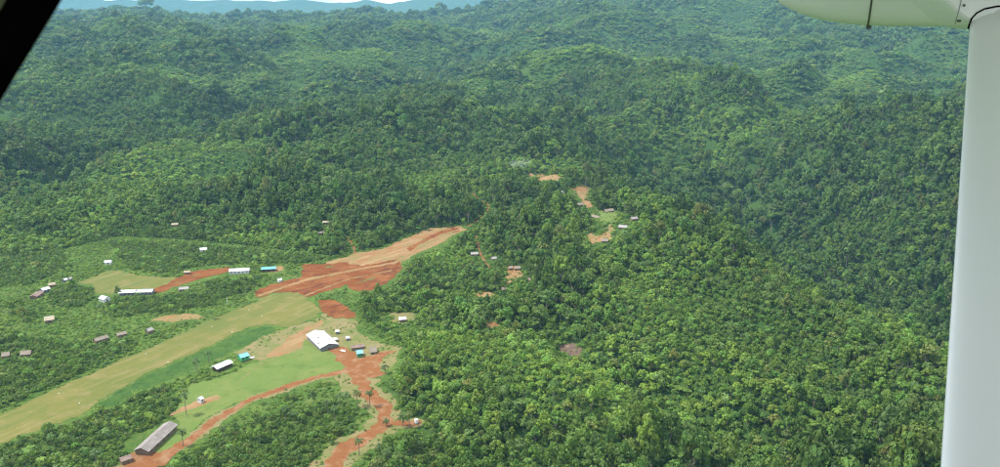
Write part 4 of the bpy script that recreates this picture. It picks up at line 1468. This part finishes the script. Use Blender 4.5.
# ------------------------------------------------------------------ the aircraft the photograph is taken from
def aircraft():
    m_white = plain('aircraft_white_paint', (0.90, 0.90, 0.89), 0.4, 0.5, var=0.03, scale=2)
    m_black = plain('rubber_seal', (0.002, 0.002, 0.002), 0.9, 0.0)
    m_trim = plain('cabin_trim', (0.30, 0.285, 0.22), 0.9, 0.1, var=0.2)
    m_dark = plain('seam_sealant', (0.10, 0.10, 0.09), 0.8, 0.2)
    m_screw = plain('screw_head', (0.08, 0.08, 0.08), 0.5, 0.4)
    root = empty('aircraft', (0, 0, CAMZ))
    tag(root, 'white high wing light aircraft seen from its cabin window', 'aircraft')

    def at(u, v, dist):
        r = ray(u, v)
        return r * dist / r[1]
    # wing above, out of sight, with the strut and the pod under it
    pod_y = 3.0
    # strut: airfoil section swept between two stations
    top = at(1003, -6, 2.45)
    bot = at(984, 560, 1.25)

    def section(c, chord, thick, n=22):
        out = []
        for i in range(n):
            a = 2 * math.pi * i / n
            xx = 0.5 * math.cos(a)
            t = thick * (0.5 * math.sin(a)) * (1.0 - 0.55 * max(0, xx) * 2 * 0.5)
            out.append((c[0] + xx * chord, c[1] + t, c[2]))
        return out
    st = 10
    V, F = [], []
    n = 22
    for i in range(st + 1):
        f = i / st
        c = bot * (1 - f) + top * f
        V += section(c, 0.175, 0.085)
        if i:
            for k in range(n):
                q = (i - 1) * n
                F.append((q + k, q + (k + 1) % n, q + n + (k + 1) % n, q + n + k))
    F.append(tuple(range(n))[::-1])
    F.append(tuple(range(st * n, st * n + n)))
    link('wing_strut', mesh_np('wing_strut', V, F), m_white, root, True)
    # wing slab, unseen; chord stretched forward to keep the strut in shade
    zc = 0.30
    V, F = [], []
    for yy in (-1.2, 7.5):
        for i in range(n):
            a = 2 * math.pi * i / n
            xx = 0.5 * math.cos(a)
            V.append((1.21 + xx * 2.12, yy, zc + 0.13 * math.sin(a) * (1 - 0.6 * max(0, xx))))
    for k in range(n):
        F.append((k, (k + 1) % n, n + (k + 1) % n, n + k))
    F += [tuple(range(n))[::-1], tuple(range(n, 2 * n))]
    link('wing', mesh_np('wing', V, F), m_white, root, True)
    return root, at, m_white, m_black, m_trim, m_dark, m_screw, top, bot


root, at, m_white, m_black, m_trim, m_dark, m_screw, s_top, s_bot = aircraft()


def lathe_x(name, prof, mat, parent, loc, n=28, zs=1.0):
    """body of revolution along X; prof: (x, r)"""
    V, F = [], []
    for x, r in prof:
        for k in range(n):
            a = 2 * math.pi * k / n
            V.append((x, r * math.cos(a), zs * r * math.sin(a)))
    for i in range(len(prof) - 1):
        for k in range(n):
            q = i * n
            F.append((q + k, q + (k + 1) % n, q + n + (k + 1) % n, q + n + k))
    F.append(tuple(range(n))[::-1])
    F.append(tuple(range((len(prof) - 1) * n, len(prof) * n)))
    o = link(name, mesh_np(name, V, F), mat, parent, True)
    o.location = loc
    return o


# pod under the wing: round nose to the left, seam in the middle
pc_ = at(775, -14, 3.0)
R_ = 0.165
zpod = at(860, 26, 3.0)[2] + R_
xn = at(771, 0, 3.0)[0]
prof = []
for i in range(13):
    t = i / 12
    prof.append((0.42 * (1 - math.cos(t * math.pi / 2)), max(0.002, R_ * math.sin(t * math.pi / 2) ** 0.9)))
prof += [(0.6, R_ * 1.0), (0.9, R_ * 0.97), (1.3, R_ * 0.85), (1.7, R_ * 0.6), (2.0, R_ * 0.25)]
sx = at(869, 15, 3.0)[0] - xn
YAW = 0.40
pod = lathe_x('wing_pod', prof, m_white, root, (xn + sx - sx * math.cos(YAW), 3.0 + sx * math.sin(YAW), zpod))
pod.rotation_euler = (0, 0, -YAW)
lathe_x('seam', [(sx - 0.003, R_ + 0.0002), (sx - 0.002, R_ + 0.0012), (sx + 0.002, R_ + 0.0012), (sx + 0.003, R_ + 0.0002)], m_dark, pod, (0, 0, 0))
link('drain', mesh_np('drain', *tube_vf([(sx + 0.004, 0, -R_ + 0.01), (sx + 0.004, 0, -R_ - 0.012)], [0.012, 0.006], 10)), m_dark, pod)


# cuff where the strut meets the wing: a shell whose rim rises over the strut
def cuff():
    yc = s_top[1]
    rim = [(967.5, 29), (968.5, 25), (971, 18.5), (976, 13), (984, 8.8), (996, 6.4), (1012, 5.2), (1040, 5.0), (1075, 5.5)]
    left = [(1090, -60), (900, -60), (912, -22), (919, -9), (927, 2), (936, 11), (946, 19), (956, 25.5)]
    out = rim + left
    V, F = [], []
    n = len(out)
    lays = ((-0.085, 0.0), (-0.094, 0.25), (-0.098, 1.0))
    cx, cz = 985, -40
    rings = []
    for dy, ins in ((0.085, 0.0), (-0.078, 0.0), (-0.092, 0.018), (-0.098, 0.05)):
        for (u, v) in out:
            uu = u + (cx - u) * ins
            vv = v + (cz - v) * ins
            p = at(uu, vv, yc)
            V.append((p[0], yc + dy, p[2]))
    for i in range(3):
        for k in range(n):
            k2 = (k + 1) % n
            F.append((i * n + k, i * n + k2, (i + 1) * n + k2, (i + 1) * n + k))
    F.append(tuple(range(n)))
    F.append(tuple(range(3 * n, 4 * n))[::-1])
    o = link('strut_cuff', mesh_np('strut_cuff', V, F), m_white, root)
    yf = yc - 0.0985
    # dark rubber lip along the rim
    lip = [at(u + 0.6, v + 0.2, yf) for u, v in rim]
    link('rim_seal', mesh_np('rim_seal', *tube_vf([tuple(p) for p in lip], [0.0026] * len(lip), 8)), m_black, o)
    seam = [at(u, v, yf - 0.0003) for u, v in ((962.5, -6), (960, 6), (957, 17), (955, 24))]
    link('panel_seam', mesh_np('panel_seam', *tube_vf([tuple(p) for p in seam], [0.0010] * 4, 6)), m_dark, o)
    for u, v in ((959.8, 21), (964, 5.5)):
        p = at(u, v, yf)
        link('screw', mesh_np('screw', *tube_vf([(p[0], p[1] - 0.002, p[2]), (p[0], p[1] + 0.01, p[2])], [0.0036, 0.0036], 12)), m_screw, o)


cuff()


# cabin side: window frame, wall and roof around the camera
def ring(name, outer, inner, y0, y1, mat):
    V, F = [], []
    n = len(outer)
    for y in (y0, y1):
        for (x, z) in outer:
            V.append((x, y, z))
        for (x, z) in inner:
            V.append((x, y, z))
    for k in range(n):
        k2 = (k + 1) % n
        F.append((k, k2, n + k2, n + k))
        F.append((2 * n + k, 3 * n + k, 3 * n + k2, 2 * n + k2))
        F.append((n + k, n + k2, 3 * n + k2, 3 * n + k))
        F.append((k, 2 * n + k, 2 * n + k2, k2))
    return link(name, mesh_np(name, V, F), mat, root)


yw = 0.46


def outline(shift):
    """window opening; the front pillar leans as in the picture"""
    a = at(64 - shift * 1.0, 0, yw)
    b = at(-2 - shift * 1.0, 108, yw)
    ax, az = a[0], a[2]
    bx, bz = b[0], b[2]
    k = (bx - ax) / (bz - az)
    m = shift / FPX * yw
    ztop, zbot = 0.17 + m, -0.42 - m
    xl = lambda z: ax + (z - az) * k
    return [(xl(ztop), ztop), (xl(0.05), 0.05), (xl(-0.10), -0.10), (xl(-0.20), -0.20), (xl(-0.20) + 0.02, -0.34), (xl(-0.2) + 0.07, zbot), (0.2, zbot), (0.52 + m, zbot), (0.56 + m, -0.2), (0.52 + m, ztop), (0.2, ztop)]


o0, o1 = outline(0), outline(31)
ring('window_seal', o1, o0, yw - 0.026, yw - 0.002, m_black)
wall = []
for (x, z) in o1:
    wall.append((-1.3 if x < 0 else 1.6, max(min(z, 0.17), -0.45)))
wall = [(-1.3, 0.19), (-1.3, 0.05), (-1.3, -0.1), (-1.3, -0.2), (-1.3, -0.34), (-1.3, -1.25), (0.2, -1.25), (1.6, -1.25), (1.6, -0.2), (1.6, 0.19), (0.2, 0.19)]
o1b = [(x, z) for x, z in outline(30)]
ring('cabin_wall', wall, o1b, yw - 0.032, yw + 0.005, m_trim)
box('cabin_roof', (-1.3, 1.6, -1.2, yw + 0.03, 0.193, 0.235), m_trim, root)
box('fuselage_skin', (-1.3, 1.6, yw + 0.008, yw + 0.02, -1.25, -0.50), m_white, root)

# ------------------------------------------------------------------ air
m, nt, o = new_mat('haze_air')
pv = N(nt, 'ShaderNodeVolumePrincipled')
pv.inputs['Color'].default_value = HAZE_COLOR
pv.inputs['Density'].default_value = HAZE_DENSITY
pv.inputs['Anisotropy'].default_value = 0.0
L(nt, pv.outputs[0], o.inputs['Volume'])
zmin = float(GZ.min()) - 1.5
hb = link('haze', mesh_np('haze', *box_vf(-9600, 9600, -700, 12900, zmin, 470)), m)
tag(hb, 'thin blue haze lying over the whole landscape', 'haze', kind='stuff')
c = ground(516, 173)
rng = np.random.default_rng(77)
V, F = [], []
nu, nv = 22, 14
for j in range(nv + 1):
    th = math.pi * j / nv
    for i in range(nu):
        ph = 2 * math.pi * i / nu
        d_ = np.array([math.sin(th) * math.cos(ph), math.sin(th) * math.sin(ph), math.cos(th)])
        rr = 1 + 0.22 * math.sin(3 * ph + 2 * th) + 0.15 * math.sin(5 * th + ph * 2) + 0.1 * math.sin(7 * ph)
        p = d_ * rr * np.array([17, 9, 7])
        V.append((p[0], p[1], p[2] + 9 + 0.35 * p[0]))
for j in range(nv):
    for i in range(nu):
        F.append((j * nu + i, (j + 1) * nu + i, (j + 1) * nu + (i + 1) % nu, j * nu + (i + 1) % nu))
m, nt, o = new_mat('smoke_drift')
pv = N(nt, 'ShaderNodeVolumePrincipled')
pv.inputs['Color'].default_value = (0.9, 0.92, 0.95, 1)
pv.inputs['Density'].default_value = 0.010
L(nt, pv.outputs[0], o.inputs['Volume'])
so = link('smoke', mesh_np('smoke', V, F), m)
so.location = (c[0], c[1], c[2])
tag(so, 'pale wisp of smoke drifting over the trees above the spur', 'smoke', kind='stuff')
print('FOREST', len(FOREST), 'SCRUB', len(SCRUB), 'near', len(near_trees), 'zmax', GZ.max(), 'zmin', GZ.min())
